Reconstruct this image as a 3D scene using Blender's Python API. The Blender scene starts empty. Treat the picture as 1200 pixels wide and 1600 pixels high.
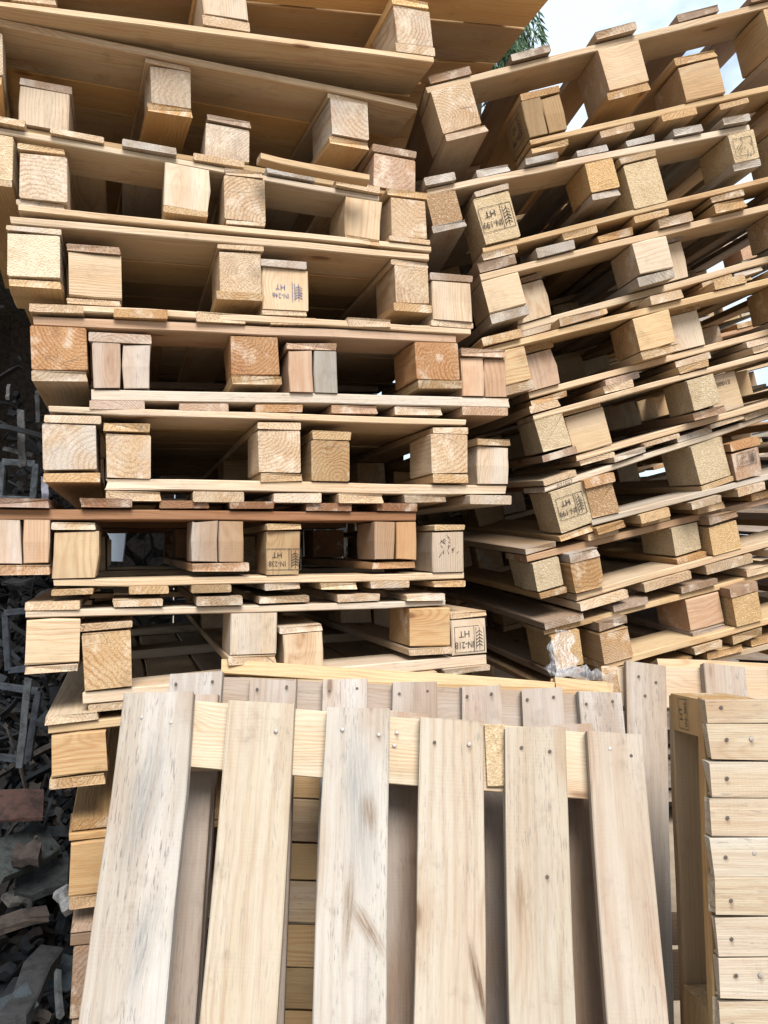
import bpy, bmesh, math, random
from mathutils import Vector, Matrix
rnd = random.Random(7)
scn = bpy.context.scene
COL = scn.collection
RAD = math.radians

# ------------------------------------------------------------------ camera
F = 1200.0                                   # focal length in photo pixels (photo 1200 x 1600)
PITCH = math.atan(60 / F)
CAM = Vector((0, 0, 1.40))
cam_d = bpy.data.cameras.new('camera'); cam = bpy.data.objects.new('camera', cam_d); COL.objects.link(cam)
cam.location = CAM; cam.rotation_euler = (math.pi / 2 + PITCH, 0, 0)
cam_d.sensor_fit = 'VERTICAL'; cam_d.sensor_height = 24; cam_d.lens = 24 * F / 1600
cam_d.clip_start = 0.05; cam_d.clip_end = 2000
scn.camera = cam
FWD = Vector((0, math.cos(PITCH), math.sin(PITCH))); UP = Vector((0, -math.sin(PITCH), math.cos(PITCH))); RT = Vector((1, 0, 0))

# ------------------------------------------------------------------ world, sun, exposure
world = bpy.data.worlds.new('World'); scn.world = world; world.use_nodes = True
wn = world.node_tree; wn.nodes.clear()
SUN_EL, SUN_AZ = RAD(48), RAD(166)           # azimuth clockwise from +Y: the light comes from behind the camera
def wnode(t, **k):
    n = wn.nodes.new(t)
    for a, b in k.items(): setattr(n, a, b)
    return n
out = wnode('ShaderNodeOutputWorld'); bg = wnode('ShaderNodeBackground')
sky = wnode('ShaderNodeTexSky', sky_type='NISHITA', sun_disc=False, sun_elevation=SUN_EL, sun_rotation=SUN_AZ)
tcw = wnode('ShaderNodeTexCoord'); nzw = wnode('ShaderNodeTexNoise')
nzw.inputs['Scale'].default_value = 3.2; nzw.inputs['Detail'].default_value = 9; nzw.inputs['Roughness'].default_value = .55
mpw = wnode('ShaderNodeMapping'); mpw.inputs['Scale'].default_value = (1, 1, 2.2); mpw.inputs['Location'].default_value = (.3, .1, .55)
crw = wnode('ShaderNodeValToRGB'); crw.color_ramp.elements[0].position = .34; crw.color_ramp.elements[1].position = .50
mxw = wnode('ShaderNodeMix', data_type='RGBA')
wn.links.new(tcw.outputs['Generated'], mpw.inputs['Vector']); wn.links.new(mpw.outputs[0], nzw.inputs['Vector'])
wn.links.new(nzw.outputs['Fac'], crw.inputs[0]); wn.links.new(crw.outputs[0], mxw.inputs['Factor'])
wn.links.new(sky.outputs[0], mxw.inputs['A']); mxw.inputs['B'].default_value = (4.5, 5.3, 6.1, 1)
wn.links.new(mxw.outputs['Result'], bg.inputs['Color']); bg.inputs['Strength'].default_value = .12
wn.links.new(bg.outputs[0], out.inputs[0])
sl = bpy.data.lights.new('sun', 'SUN'); sl.energy = 4.4; sl.angle = RAD(30); sl.color = (1, .975, .94)
so = bpy.data.objects.new('sun', sl); COL.objects.link(so)
sdir = Vector((math.sin(SUN_AZ) * math.cos(SUN_EL), math.cos(SUN_AZ) * math.cos(SUN_EL), math.sin(SUN_EL)))
so.rotation_euler = sdir.to_track_quat('Z', 'Y').to_euler(); so.location = (0, 0, 12)
scn.view_settings.view_transform = 'Standard'; scn.view_settings.look = 'None'
scn.view_settings.exposure = 0.86; scn.view_settings.gamma = 1
scn.render.engine = 'CYCLES'

# ------------------------------------------------------------------ camera geometry helpers
def ray(px, py):
    return FWD + RT * ((px - 600) / F) - UP * ((py - 800) / F)
def at(px, py, z): return CAM + ray(px, py) * z
def hit(px, py, p0, n):
    r = ray(px, py); return CAM + r * ((p0 - CAM).dot(n) / r.dot(n))
def proj(p):
    q = p - CAM; z = q.dot(FWD); return 600 + F * q.dot(RT) / z, 800 - F * q.dot(UP) / z
def zof(p): return (p - CAM).dot(FWD)

# ------------------------------------------------------------------ materials
class NT:
    def __init__(s, name):
        s.m = bpy.data.materials.new(name); s.m.use_nodes = True; s.t = s.m.node_tree; s.t.nodes.clear()
        s.out = s.t.nodes.new('ShaderNodeOutputMaterial'); s.b = s.t.nodes.new('ShaderNodeBsdfPrincipled')
        s.t.links.new(s.b.outputs[0], s.out.inputs[0])
    def n(s, typ, ins=None, **k):
        nd = s.t.nodes.new(typ)
        for a, b in k.items(): setattr(nd, a, b)
        for a, v in (ins or {}).items(): s.set(nd.inputs[a], v)
        return nd
    def set(s, sock, v):
        if isinstance(v, bpy.types.NodeSocket): s.t.links.new(v, sock)
        else: sock.default_value = v
    def math(s, op, a, b=0.0, c=None, clamp=False):
        nd = s.n('ShaderNodeMath', operation=op, use_clamp=clamp); s.set(nd.inputs[0], a); s.set(nd.inputs[1], b)
        if c is not None: s.set(nd.inputs[2], c)
        return nd.outputs[0]
    def vmath(s, op, a, b):
        nd = s.n('ShaderNodeVectorMath', operation=op); s.set(nd.inputs[0], a)
        if b is not None: s.set(nd.inputs[1], b)
        return nd.outputs['Value'] if op in ('LENGTH', 'DOT_PRODUCT') else nd.outputs[0]
    def noise(s, vec, scale, detail=3, rough=.5, dist=0, color=False):
        nd = s.n('ShaderNodeTexNoise', {'Vector': vec, 'Scale': scale, 'Detail': detail, 'Roughness': rough, 'Distortion': dist})
        return nd.outputs['Color' if color else 'Fac']
    def step(s, x, a, b):
        nd = s.n('ShaderNodeMapRange', {'Value': x, 'From Min': a, 'From Max': b}, interpolation_type='SMOOTHSTEP'); return nd.outputs[0]
    def mix(s, f, a, b, blend='MIX'):
        nd = s.n('ShaderNodeMix', data_type='RGBA', blend_type=blend); s.set(nd.inputs['Factor'], f)
        s.set(nd.inputs['A'], a); s.set(nd.inputs['B'], b); return nd.outputs['Result']
    def bump(s, h, strength=.4, dist=.002):
        nd = s.n('ShaderNodeBump', {'Height': h, 'Strength': strength, 'Distance': dist}); s.t.links.new(nd.outputs[0], s.b.inputs['Normal'])

def wood_material(name, ring_gap=.0048, ring_amt=.55, fibre=.35, streak=.6, rough=.72, knots=.62):
    w = NT(name); tc = w.n('ShaderNodeTexCoord'); oi = w.n('ShaderNodeObjectInfo')
    P = tc.outputs['Object']; R = oi.outputs['Random']; base = w.mix(1.0, oi.outputs['Color'], (.66, .60, .515, 1), 'MULTIPLY'); grey = w.math('SUBTRACT', 1.0, oi.outputs['Alpha'])
    wnz = w.n('ShaderNodeTexWhiteNoise', {'W': R}, noise_dimensions='1D')
    rc = wnz.outputs['Color']
    off = w.vmath('MULTIPLY', rc, (41.0, 29.0, 33.0))
    Q = w.vmath('ADD', P, off)
    # slow wander of the grain along the board
    wob = w.vmath('MULTIPLY', w.vmath('SUBTRACT', w.noise(w.vmath('MULTIPLY', Q, (2.2, 9, 9)), 1.0, 3, .55, color=True), (.5, .5, .5)), (0.0, .045, .045))
    pith = w.vmath('MULTIPLY', w.vmath('SUBTRACT', rc, (.5, .5, .5)), (0.0, .15, .15))
    C = w.vmath('MULTIPLY', w.vmath('ADD', w.vmath('ADD', P, wob), pith), (0.02, 1, 1))
    r = w.vmath('LENGTH', C, None)
    r = w.math('ADD', r, w.math('MULTIPLY', w.noise(Q, 60.0, 2), .0012))
    gapn = w.math('MULTIPLY_ADD', wnz.outputs['Value'], .6 * ring_gap, .75 * ring_gap)
    v = w.n('ShaderNodeTexVoronoi', {'Vector': w.vmath('MULTIPLY', w.vmath('ADD', Q, wob), (4.6, 15, 15)), 'Scale': 1.0}, feature='F1')
    vc = w.n('ShaderNodeSeparateColor', {'Color': v.outputs['Color']})
    pick = w.math('GREATER_THAN', vc.outputs[0], knots)
    kn = w.math('MULTIPLY', w.step(v.outputs['Distance'], .13, .07), pick)
    halo = w.math('MULTIPLY', w.step(v.outputs['Distance'], .50, .05), pick)
    r = w.math('ADD', r, w.math('MULTIPLY', halo, .022))
    s = w.math('SINE', w.math('DIVIDE', w.math('MULTIPLY', r, 6.2832), gapn))
    ring = w.math('POWER', w.math('MULTIPLY_ADD', s, .5, .5), 2.2)
    ringmod = w.math('MULTIPLY', ring, w.step(w.noise(w.vmath('MULTIPLY', Q, (3, 14, 14)), 1.0, 2), .25, .7))
    fib = w.noise(w.vmath('MULTIPLY', Q, (9, 330, 330)), 1.0, 4, .65)
    nrm = w.n('ShaderNodeSeparateXYZ', {'Vector': tc.outputs['Normal']})
    end = w.step(w.math('ABSOLUTE', nrm.outputs['X']), .6, .85)
    # colour
    late = w.mix(1.0, base, (.70, .50, .34, 1), 'MULTIPLY')
    c = w.mix(w.math('MULTIPLY', ringmod, ring_amt), base, late)
    broad = w.noise(w.vmath('MULTIPLY', Q, (1.7, 11, 11)), 1.0, 4, .6)
    c = w.mix(w.math('MULTIPLY', w.step(broad, .38, .72), .55), c, w.mix(1.0, c, (.86, .70, .54, 1), 'MULTIPLY'))
    c = w.mix(w.math('MULTIPLY', w.step(fib, .45, .75), fibre), c, w.mix(1.0, c, (.66, .56, .48, 1), 'MULTIPLY'))
    # sawn end grain: blotchy, rougher
    sp = w.noise(w.vmath('MULTIPLY', Q, (60, 420, 420)), 1.0, 3, .7)
    saw = w.n('ShaderNodeTexWave', {'Vector': Q, 'Scale': 55.0, 'Distortion': 6.0, 'Detail': 3.0, 'Detail Scale': 2.0}, wave_type='BANDS', bands_direction='DIAGONAL')
    ce = w.mix(w.step(sp, .42, .7), c, w.mix(1.0, c, (.62, .50, .40, 1), 'MULTIPLY'))
    ce = w.mix(w.math('MULTIPLY', saw.outputs['Fac'], .32), ce, w.mix(1.0, ce, (.7, .62, .52, 1), 'MULTIPLY'))
    dust = w.step(w.noise(w.vmath('ADD', Q, (3, 1, 7)), 19.0, 6, .7), .50, .66)
    ce = w.mix(w.math('MULTIPLY', dust, .40), ce, (.62, .55, .45, 1))
    crack = w.n('ShaderNodeTexVoronoi', {'Vector': w.vmath('ADD', Q, wob), 'Scale': 17.0}, feature='DISTANCE_TO_EDGE')
    ce = w.mix(w.math('MULTIPLY', w.math('MULTIPLY', w.step(crack.outputs['Distance'], .012, .002), w.step(w.noise(Q, 9.0, 2), .52, .6)), .8), ce, (.10, .07, .05, 1))
    c = w.mix(end, c, ce)
    # weathered grey / blue stain
    gm = w.step(w.noise(w.vmath('MULTIPLY', Q, (1.3, 13, 13)), 1.0, 5, .6), .62, .36)
    gm = w.math('MULTIPLY', w.math('MULTIPLY_ADD', gm, .75, .25), grey, clamp=True)
    c = w.mix(gm, c, w.mix(fib, (.44, .41, .37, 1), (.31, .295, .28, 1)))
    dash = w.step(w.noise(w.vmath('MULTIPLY', Q, (52, 420, 420)), 1.0, 2, .5), .57, .68)
    dash = w.math('MULTIPLY', dash, w.step(w.noise(w.vmath('MULTIPLY', Q, (3, 22, 22)), 1.0, 2), .42, .62))
    c = w.mix(w.math('MULTIPLY', dash, w.math('MULTIPLY_ADD', grey, .55, .22 * streak)), c, (.12, .105, .10, 1))
    # knots
    notend = w.math('SUBTRACT', 1.0, end)
    c = w.mix(w.math('MULTIPLY', w.math('MULTIPLY', halo, .45), notend), c, w.mix(1.0, c, (.72, .5, .32, 1), 'MULTIPLY'))
    c = w.mix(w.math('MULTIPLY', w.math('MULTIPLY', kn, .75), notend), c, w.mix(1.0, c, (.34, .22, .15, 1), 'MULTIPLY'))
    pat = w.step(w.noise(w.vmath('MULTIPLY', Q, (2.6, 16, 16)), 1.0, 6, .65, .6), .52, .68)
    c = w.mix(w.math('MULTIPLY', pat, .28), c, w.mix(1.0, c, (.66, .64, .64, 1), 'MULTIPLY'))
    scuff = w.n('ShaderNodeTexWave', {'Vector': w.vmath('ADD', Q, wob), 'Scale': 60.0, 'Distortion': 3.0, 'Detail': 2.0}, wave_type='BANDS', bands_direction='X')
    sm = w.math('MULTIPLY', w.math('MULTIPLY', scuff.outputs['Fac'], w.step(w.noise(Q, 7.0, 3), .5, .64)), .08)
    c = w.mix(w.math('MULTIPLY', sm, notend), c, w.mix(1.0, c, (.5, .45, .4, 1), 'MULTIPLY'))
    # blotches of grime
    gr = w.step(w.noise(Q, 16.0, 5, .65), .56, .76)
    c = w.mix(w.math('MULTIPLY', gr, .42), c, w.mix(1.0, c, (.45, .40, .36, 1), 'MULTIPLY'))
    w.set(w.b.inputs['Base Color'], c); w.b.inputs['Roughness'].default_value = rough; w.b.inputs['Specular IOR Level'].default_value = .25
    hgt = w.math('ADD', w.math('MULTIPLY', fib, w.math('MULTIPLY_ADD', end, -.6, 1.0)), w.math('MULTIPLY', w.math('ADD', sp, w.math('MULTIPLY', ring, -.3)), end))
    hgt = w.math('ADD', hgt, w.math('MULTIPLY', w.noise(Q, 40.0, 4, .6), .8))
    w.bump(hgt, .75, .0014)
    return w.m
M_WOOD = wood_material('pine_wood')
M_ROUGH = wood_material('coarse_ring_wood', ring_gap=.0085, ring_amt=.8, fibre=.45, streak=.9)
M_PLANED = wood_material('planed_board', ring_gap=.0115, ring_amt=.5, fibre=.42, streak=1.3, rough=.7, knots=.62)

def chip_material():
    w = NT('pressed_chipboard'); tc = w.n('ShaderNodeTexCoord'); oi = w.n('ShaderNodeObjectInfo')
    Q = w.vmath('ADD', tc.outputs['Object'], w.vmath('MULTIPLY', w.n('ShaderNodeTexWhiteNoise', {'W': oi.outputs['Random']}, noise_dimensions='1D').outputs['Color'], (9, 9, 9)))
    v = w.n('ShaderNodeTexVoronoi', {'Vector': w.vmath('MULTIPLY', Q, (330, 400, 560)), 'Scale': 1.0})
    vc = w.n('ShaderNodeSeparateColor', {'Color': v.outputs['Color']})
    base = w.mix(1.0, oi.outputs['Color'], (.70, .64, .55, 1), 'MULTIPLY')
    c = w.mix(w.math('MULTIPLY', w.step(vc.outputs[0], .5, 1.0), .38), base, w.mix(1.0, base, (.45, .36, .27, 1), 'MULTIPLY'))
    c = w.mix(w.math('MULTIPLY', w.step(vc.outputs[1], .7, 1.0), .3), c, (.68, .57, .42, 1))
    c = w.mix(w.math('MULTIPLY', w.step(w.noise(Q, 22.0, 4, .6), .45, .75), .4), c, w.mix(1.0, c, (.6, .5, .4, 1), 'MULTIPLY'))
    w.set(w.b.inputs['Base Color'], c); w.b.inputs['Roughness'].default_value = .9; w.b.inputs['Specular IOR Level'].default_value = .15
    w.bump(w.math('ADD', v.outputs['Distance'], w.noise(Q, 160.0, 3)), .7, .0016)
    return w.m
M_CHIP = chip_material()

def plain(name, col, rough=.8, metal=0, spot=.35, scale=9.0, use_obj=False, bump=.3, dark=(.35, .33, .32, 1)):
    w = NT(name); tc = w.n('ShaderNodeTexCoord'); oi = w.n('ShaderNodeObjectInfo')
    Q = w.vmath('ADD', tc.outputs['Object'], w.vmath('MULTIPLY', oi.outputs['Random'], (7, 5, 3)))
    base = oi.outputs['Color'] if use_obj else (*col, 1)
    c = w.mix(w.math('MULTIPLY', w.step(w.noise(Q, scale, 6, .65), .40, .68), spot), base, w.mix(1.0, base, dark, 'MULTIPLY'))
    w.set(w.b.inputs['Base Color'], c); w.b.inputs['Roughness'].default_value = rough; w.b.inputs['Metallic'].default_value = metal
    if bump: w.bump(w.noise(Q, scale * 6, 5, .65), bump, .004)
    return w.m
def ink_mat(name, col, cut):
    w = NT(name); tc = w.n('ShaderNodeTexCoord'); Q = tc.outputs['Object']
    a = w.math('MULTIPLY', w.step(w.noise(Q, 260.0, 4, .7), cut - .08, cut + .10), w.step(w.noise(Q, 45.0, 3, .6), .30, .52))
    w.set(w.b.inputs['Alpha'], w.math('MULTIPLY_ADD', a, .62, .42)); w.b.inputs['Base Color'].default_value = (*col, 1); w.b.inputs['Roughness'].default_value = .9
    w.b.inputs['Specular IOR Level'].default_value = .1; return w.m
M_INK = ink_mat('stamp_ink', (.045, .038, .034), .44)
M_BLUEINK = ink_mat('blue_stamp_ink', (.07, .085, .17), .48)
M_NAIL = plain('nail_steel', (.30, .27, .25), .55, .4, spot=.5, scale=400, bump=0)
M_HOLE = plain('nail_hole_rust', (.06, .045, .035), .8, bump=0)
M_SCRAP = plain('shaded_grimy_scrap', (.1, .1, .1), .95, use_obj=True, spot=.9, scale=32, bump=.9, dark=(.22, .2, .2, 1))  # grime spots; the object colours it takes are darkened to stand for shade
M_DIRT = plain('yard_dirt', (.27, .21, .145), .95, spot=.6, scale=2.2, bump=.8)
M_SHEET = plain('white_sheeting', (.74, .82, .92), .5, spot=.35, scale=5)
M_LEAF = plain('eucalyptus_leaf', (.05, .10, .04), .55, spot=.5, scale=3, bump=0)
M_BARK = plain('bark', (.14, .11, .085), .9, spot=.6, scale=18)
def plastic():
    w = NT('crumpled_plastic_film'); tc = w.n('ShaderNodeTexCoord')
    w.b.inputs['Base Color'].default_value = (.62, .64, .68, 1); w.b.inputs['Roughness'].default_value = .28
    w.b.inputs['Specular IOR Level'].default_value = .7; w.b.inputs['Transmission Weight'].default_value = 0.0
    nz = w.noise(w.vmath('MULTIPLY', tc.outputs['Object'], (120, 60, 22)), 1.0, 4, .6, 1.2)
    w.set(w.b.inputs['Alpha'], w.math('MULTIPLY_ADD', w.step(nz, .42, .62), .30, .10))
    w.bump(nz, .6, .003); return w.m
M_PLASTIC = plastic()

def stain_mat(name, col, sx, sy, seed, amt):
    w = NT(name); tc = w.n('ShaderNodeTexCoord'); O = tc.outputs['Object']
    g = w.vmath('SUBTRACT', tc.outputs['Generated'], (.5, .5, 0)); g = w.vmath('MULTIPLY', g, (2, 2, 0))
    nz = w.noise(w.vmath('ADD', w.vmath('MULTIPLY', O, (sx, sy, 1)), (seed, seed * 2.0, 0)), 1.0, 6, .7)
    fine = w.noise(w.vmath('MULTIPLY', O, (420, 16, 1)), 1.0, 4, .7)
    d = w.math('ADD', w.vmath('LENGTH', g, None), w.math('MULTIPLY_ADD', nz, .9, -.45))
    a = w.math('MULTIPLY', w.step(d, .92, -.05), w.step(fine, .30, .68))
    w.set(w.b.inputs['Alpha'], w.math('MULTIPLY', a, amt)); w.b.inputs['Base Color'].default_value = (*col, 1); w.b.inputs['Roughness'].default_value = .8
    w.b.inputs['Specular IOR Level'].default_value = .1; return w.m

# ------------------------------------------------------------------ object helpers
def link(name, mesh, parent=None, mat=None, mw=None, color=None):
    o = bpy.data.objects.new(name, mesh); COL.objects.link(o)
    if mat and mesh and not mesh.materials: mesh.materials.append(mat)
    if parent: o.parent = parent
    if mw is not None: o.matrix_local = mw
    if color: o.color = color
    return o
def tag(o, label, cat, group=None, kind=None):
    if label: o['label'] = label
    if cat: o['category'] = cat
    if group: o['group'] = group
    if kind: o['kind'] = kind
    return o
def empty(name, mw): 
    o = bpy.data.objects.new(name, None); COL.objects.link(o); o.matrix_world = mw; o.empty_display_size = .1; return o

def lumber_mesh(L, W, T, seg=4, ch=.0018, wob=.0012, taper=1.0, bow=0.0):
    """a sawn stick, grain along local X; chamfered, edges not quite straight"""
    me = bpy.data.meshes.new('lumber'); vs, fs = [], []
    hw, ht = W / 2, T / 2; ch = min(ch, hw * .3, ht * .3)
    prof = [(-hw + ch, -ht), (hw - ch, -ht), (hw, -ht + ch), (hw, ht - ch), (hw - ch, ht), (-hw + ch, ht), (-hw, ht - ch), (-hw, -ht + ch)]
    j = [rnd.uniform(-wob, wob) for _ in range(seg + 1)]; k = [rnd.uniform(-wob, wob) for _ in range(seg + 1)]
    sk = rnd.uniform(-.004, .004) if seg > 2 else rnd.uniform(-.001, .001)
    for i in range(seg + 1):
        f = i / seg; x = -L / 2 + L * f; sc = 1 + (taper - 1) * f
        for (y, z) in prof:
            e = sk * (y / hw) * (1 if i == seg else (-1 if i == 0 else 0)) * .5
            vs.append((x + e, y * sc + j[i] + rnd.uniform(-wob, wob) * .4, z + k[i] + bow * math.sin(math.pi * f)))
    n = 8
    for end in (0, seg):                     # knocked corners at the ends
        for a in (0, 2, 4, 6):
            if rnd.random() < .38:
                q = rnd.uniform(.0015, .0055) if rnd.random() < .8 else rnd.uniform(.006, .012)
                for b in (a, (a + 1) % 8, (a - 1) % 8):
                    x, y, z = vs[end * n + b]; g = 1.0 if b == a else .35
                    q1 = min(q, W * .07, T * .22, L * .03 if seg <= 2 else .02)
                    vs[end * n + b] = (x - math.copysign(q1 * g, x) * 1.2, y - math.copysign(q1 * g, y), z - math.copysign(q1 * g * .8, z))
    for i in range(seg):
        for a in range(n):
            b = (a + 1) % n; fs.append((i * n + a, (i + 1) * n + a, (i + 1) * n + b, i * n + b))
    fs.append(tuple(range(n))); fs.append(tuple(seg * n + a for a in reversed(range(n))))
    me.from_pydata(vs, [], fs); 
    bm = bmesh.new(); bm.from_mesh(me); bmesh.ops.recalc_face_normals(bm, faces=bm.faces); bm.to_mesh(me); bm.free()
    return me
AX = {'u': Matrix(((1, 0, 0), (0, 1, 0), (0, 0, 1))), 'd': Matrix(((0, 1, 0), (1, 0, 0), (0, 0, -1))), 'v': Matrix(((0, 0, 1), (0, 1, 0), (1, 0, 0)))}
AX['v'] = Matrix(((0, 1, 0), (0, 0, 1), (1, 0, 0)))   # local X -> v, local Y -> u, local Z -> d
_mc = {}
def stick(parent, name, c, dim, axis, color, mat=None, jit=.0, seg=4, cache=True, **kw):
    """box-shaped piece; c centre in (u, d, v); dim = extents in (u, d, v); axis = grain direction"""
    du, dd, dv = dim
    if axis == 'u': L, W, T = du, dd, dv
    elif axis == 'd': L, W, T = dd, du, dv
    else: L, W, T = dv, du, dd
    mat = mat or M_WOOD
    key = (round(L, 3), round(W, 3), round(T, 3), seg, mat.name, rnd.randrange(2)) if cache and not kw else None
    me = _mc.get(key) if key else None
    if me is None:
        me = lumber_mesh(L, W, T, seg, **kw); me.materials.append(mat)
        if key: _mc[key] = me
    m = AX[axis].to_4x4()
    jr = Matrix.Rotation(rnd.gauss(0, jit), 4, 'Z') @ Matrix.Rotation(rnd.gauss(0, jit * .3), 4, 'Y')
    return link(name, me, parent, None, Matrix.Translation(c) @ jr @ m, color)

def vary(c, a=.08, g=None):
    k = 1 + rnd.uniform(-a, a); h = rnd.uniform(-.07, .07); al = c[3]
    if rnd.random() < .22: al = max(.25, al - rnd.uniform(.15, .5))
    if rnd.random() < .08: k *= .72
    return (min(1, c[0] * k), min(1, c[1] * k * (1 + h * .4)), min(1, c[2] * k * (1 + h)), al if g is None else g)
# wood colours (alpha below 1 = share of grey weathering)
PALE = (.67, .56, .425, .9); YEL = (.63, .495, .325, 1); HONEY = (.54, .38, .21, 1); WHITE = (.68, .60, .50, .75)
GREYW = (.40, .35, .30, .35); RED = (.33, .19, .115, 1); ORG = (.53, .345, .20, 1); BRN = (.36, .25, .165, .8); CHIP = (.55, .46, .335, 1)
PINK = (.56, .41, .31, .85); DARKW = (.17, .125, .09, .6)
COLS = dict(p=PALE, y=YEL, h=HONEY, w=WHITE, g=GREYW, r=RED, o=ORG, b=BRN, c=CHIP, k=PINK, d=DARKW, j=(.86, .64, .36, 1))

# ------------------------------------------------------------------ the pallet builder
class Frame:
    def __init__(s, L, R, vp, p0, n0, off):
        d = ray(*vp).normalized()
        s.o = hit(L[0], L[1], p0 + n0 * off, n0)
        s.d = d; Rp = hit(R[0], R[1], s.o, d)
        s.W = (Rp - s.o).length; s.e = (Rp - s.o).normalized(); s.v = s.e.cross(s.d).normalized()
        if s.v.z < 0: s.v = -s.v
    def pt(s, u, d, v): return s.o + s.e * u + s.d * d + s.v * v
    def u_at(s, px, v):
        a, b = -1.0, 2.5
        for _ in range(40):
            m = (a + b) / 2
            if proj(s.pt(m, 0, v))[0] < px: a = m
            else: b = m
        return (a + b) / 2
    def mat(s):
        m = Matrix((s.e, s.d, s.v)).transposed().to_4x4(); m.translation = s.o; return m

STATIONS = (0.0, .53, 1.06); BD = .125; DEPTH = 1.19
def pallet(stack, L, R, blocks, h, skid=15, t=13, typ='P', inv=False, decks=None, vp=None, off=0.0, ts=13, label='', tint='p',
           deckc=None, crossc=None, skidc=None, group=None, gapw=.006, dw=.105, nopar=()):
    fr = Frame(L, R, vp or stack['vp'], stack['p0'], stack['n'], off)
    z0 = zof(fr.o); k = z0 / F
    t_, ts_, sk_ = t * k, ts * k, skid * k; W = fr.W
    sg = 1 if inv else -1                    # direction (v) in which blocks lie from the cross board
    base = COLS[tint]; crossc = COLS[crossc] if crossc else base; deckc = COLS[deckc] if deckc else base; skidc = COLS[skidc] if skidc else base
    # cross board occupies v in [-t_, 0]
    vs0 = 0.0 if inv else -t_
    hmax = h * k
    under = vs0 + sg * ((ts_ if typ == 'Q' else 0) + hmax + sk_)
    vlow = min(under, -t_ - (sk_ if (inv and typ == 'P') else 0))
    rootm = fr.mat(); shift = Vector((W / 2, .6, vlow)); rootm = rootm @ Matrix.Translation(shift)
    root = empty('pallet', rootm); tag(root, label, 'pallet', group or stack['group'])
    def S(name, c, dim, axis, color, **kw): return stick(root, name, Vector(c) - shift, dim, axis, color, **kw)
    out = {'root': root, 'fr': fr, 'blocks': []}
    e = .0015
    # cross members
    if typ == 'P':
        for i, st in enumerate(STATIONS):
            S('stringer_board', (W / 2, st + BD / 2 + rnd.uniform(0, .004), -t_ / 2), (W + rnd.uniform(-.004, .006), BD - .01, t_ - e), 'u', vary(crossc), jit=.002, seg=6)
        if decks is None:
            n = 7; decks = [(None, (W - dw) * i / (n - 1), dw) for i in range(n)]
        vd = (-t_ - sk_ / 2) if inv else (sk_ / 2)
        for dk in decks:
            if dk[0] is None: u0, u1 = dk[1], dk[1] + dk[2]
            else: u0, u1 = fr.u_at(dk[0], vd), fr.u_at(dk[1], vd)
            cc = vary(COLS[dk[2]] if len(dk) > 2 and dk[0] is not None else deckc, .12)
            S('deck_board', ((u0 + u1) / 2, DEPTH / 2 + rnd.uniform(-.008, .008), vd), (u1 - u0, DEPTH, sk_ * rnd.uniform(.86, .97)), 'd', cc, jit=.005, seg=5)
    else:
        d = 0.0; i = 0
        while d < DEPTH - .06:
            bw = rnd.choice((.095, .12, .135, .145)) if i else .13
            bw = min(bw, DEPTH - d)
            S('deck_board', (W / 2 + (rnd.uniform(-.005, .005) if i else 0), d + bw / 2, -t_ / 2 + (rnd.uniform(-.0006, .0006))), (W + rnd.uniform(-.006, .004), bw, t_ - e), 'u', vary(deckc if i else crossc, .1), jit=.001, seg=6)
            d += bw + rnd.uniform(gapw * .3, gapw * 1.6); i += 1
    # columns
    vb0 = vs0 + sg * (ts_ if typ == 'Q' else 0)
    for bi, b in enumerate(blocks):
        xl, xr, kind, col = b[:4]; hh = (b[4] if len(b) > 4 else h) * k; vm = vb0 + sg * hh / 2
        u0, u1 = fr.u_at(xl, vm), fr.u_at(xr, vm); uc, uw = (u0 + u1) / 2, u1 - u0
        sw = max(.06, uw + rnd.uniform(-.004, .01)); so_ = rnd.uniform(-.004, .004)
        if typ == 'Q':
            S('stringer_board', (uc + so_, DEPTH / 2 + rnd.uniform(-.003, .006), vs0 + sg * ts_ / 2), (sw, DEPTH, ts_ - e), 'd', vary(crossc), jit=.002, seg=5)
        for si, st in enumerate(STATIONS):
            color = vary(COLS[col], .07) if si == 0 else vary(base, .15)
            f0 = st + rnd.uniform(-.003, .005); dep = BD
            kk = kind if si == 0 else rnd.choice('rrph')
            if kk == 's':                       # two vertical-grained halves
                g = .0012; w2 = uw / 2 - g
                for q in (-1, 1):
                    o = S('block', (uc + q * (w2 / 2 + g), f0 + dep / 2 + q * .001, vm), (w2, dep, hh - e), 'v', vary(color, .10), seg=2, ch=.002)
                    if si == 0: out['blocks'].append((o, uc, uw, vm, hh, f0, shift))
            else:
                ax = {'r': 'd', 'R': 'd', 'c': 'd', 'p': 'v', 'h': 'u'}[kk]
                mt = M_CHIP if kk == 'c' else (M_ROUGH if kk == 'R' else M_WOOD)
                o = S('block', (uc, f0 + dep / 2, vm), (uw, dep, hh - e), ax, color, mat=mt, seg=2, jit=.006 if si else .002, ch=.0025)
                if si == 0: out['blocks'].append((o, uc, uw, vm, hh, f0, shift))
        vk = vb0 + sg * (hh + sk_ / 2); sl_ = b[5] if len(b) > 5 else DEPTH
        S('skid_board', (uc + so_, sl_ / 2 + rnd.uniform(-.006, .004), vk), (sw, sl_, sk_ - e), 'd', vary(skidc, .1), jit=.002, seg=5)
    out['k'] = k
    return out

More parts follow.
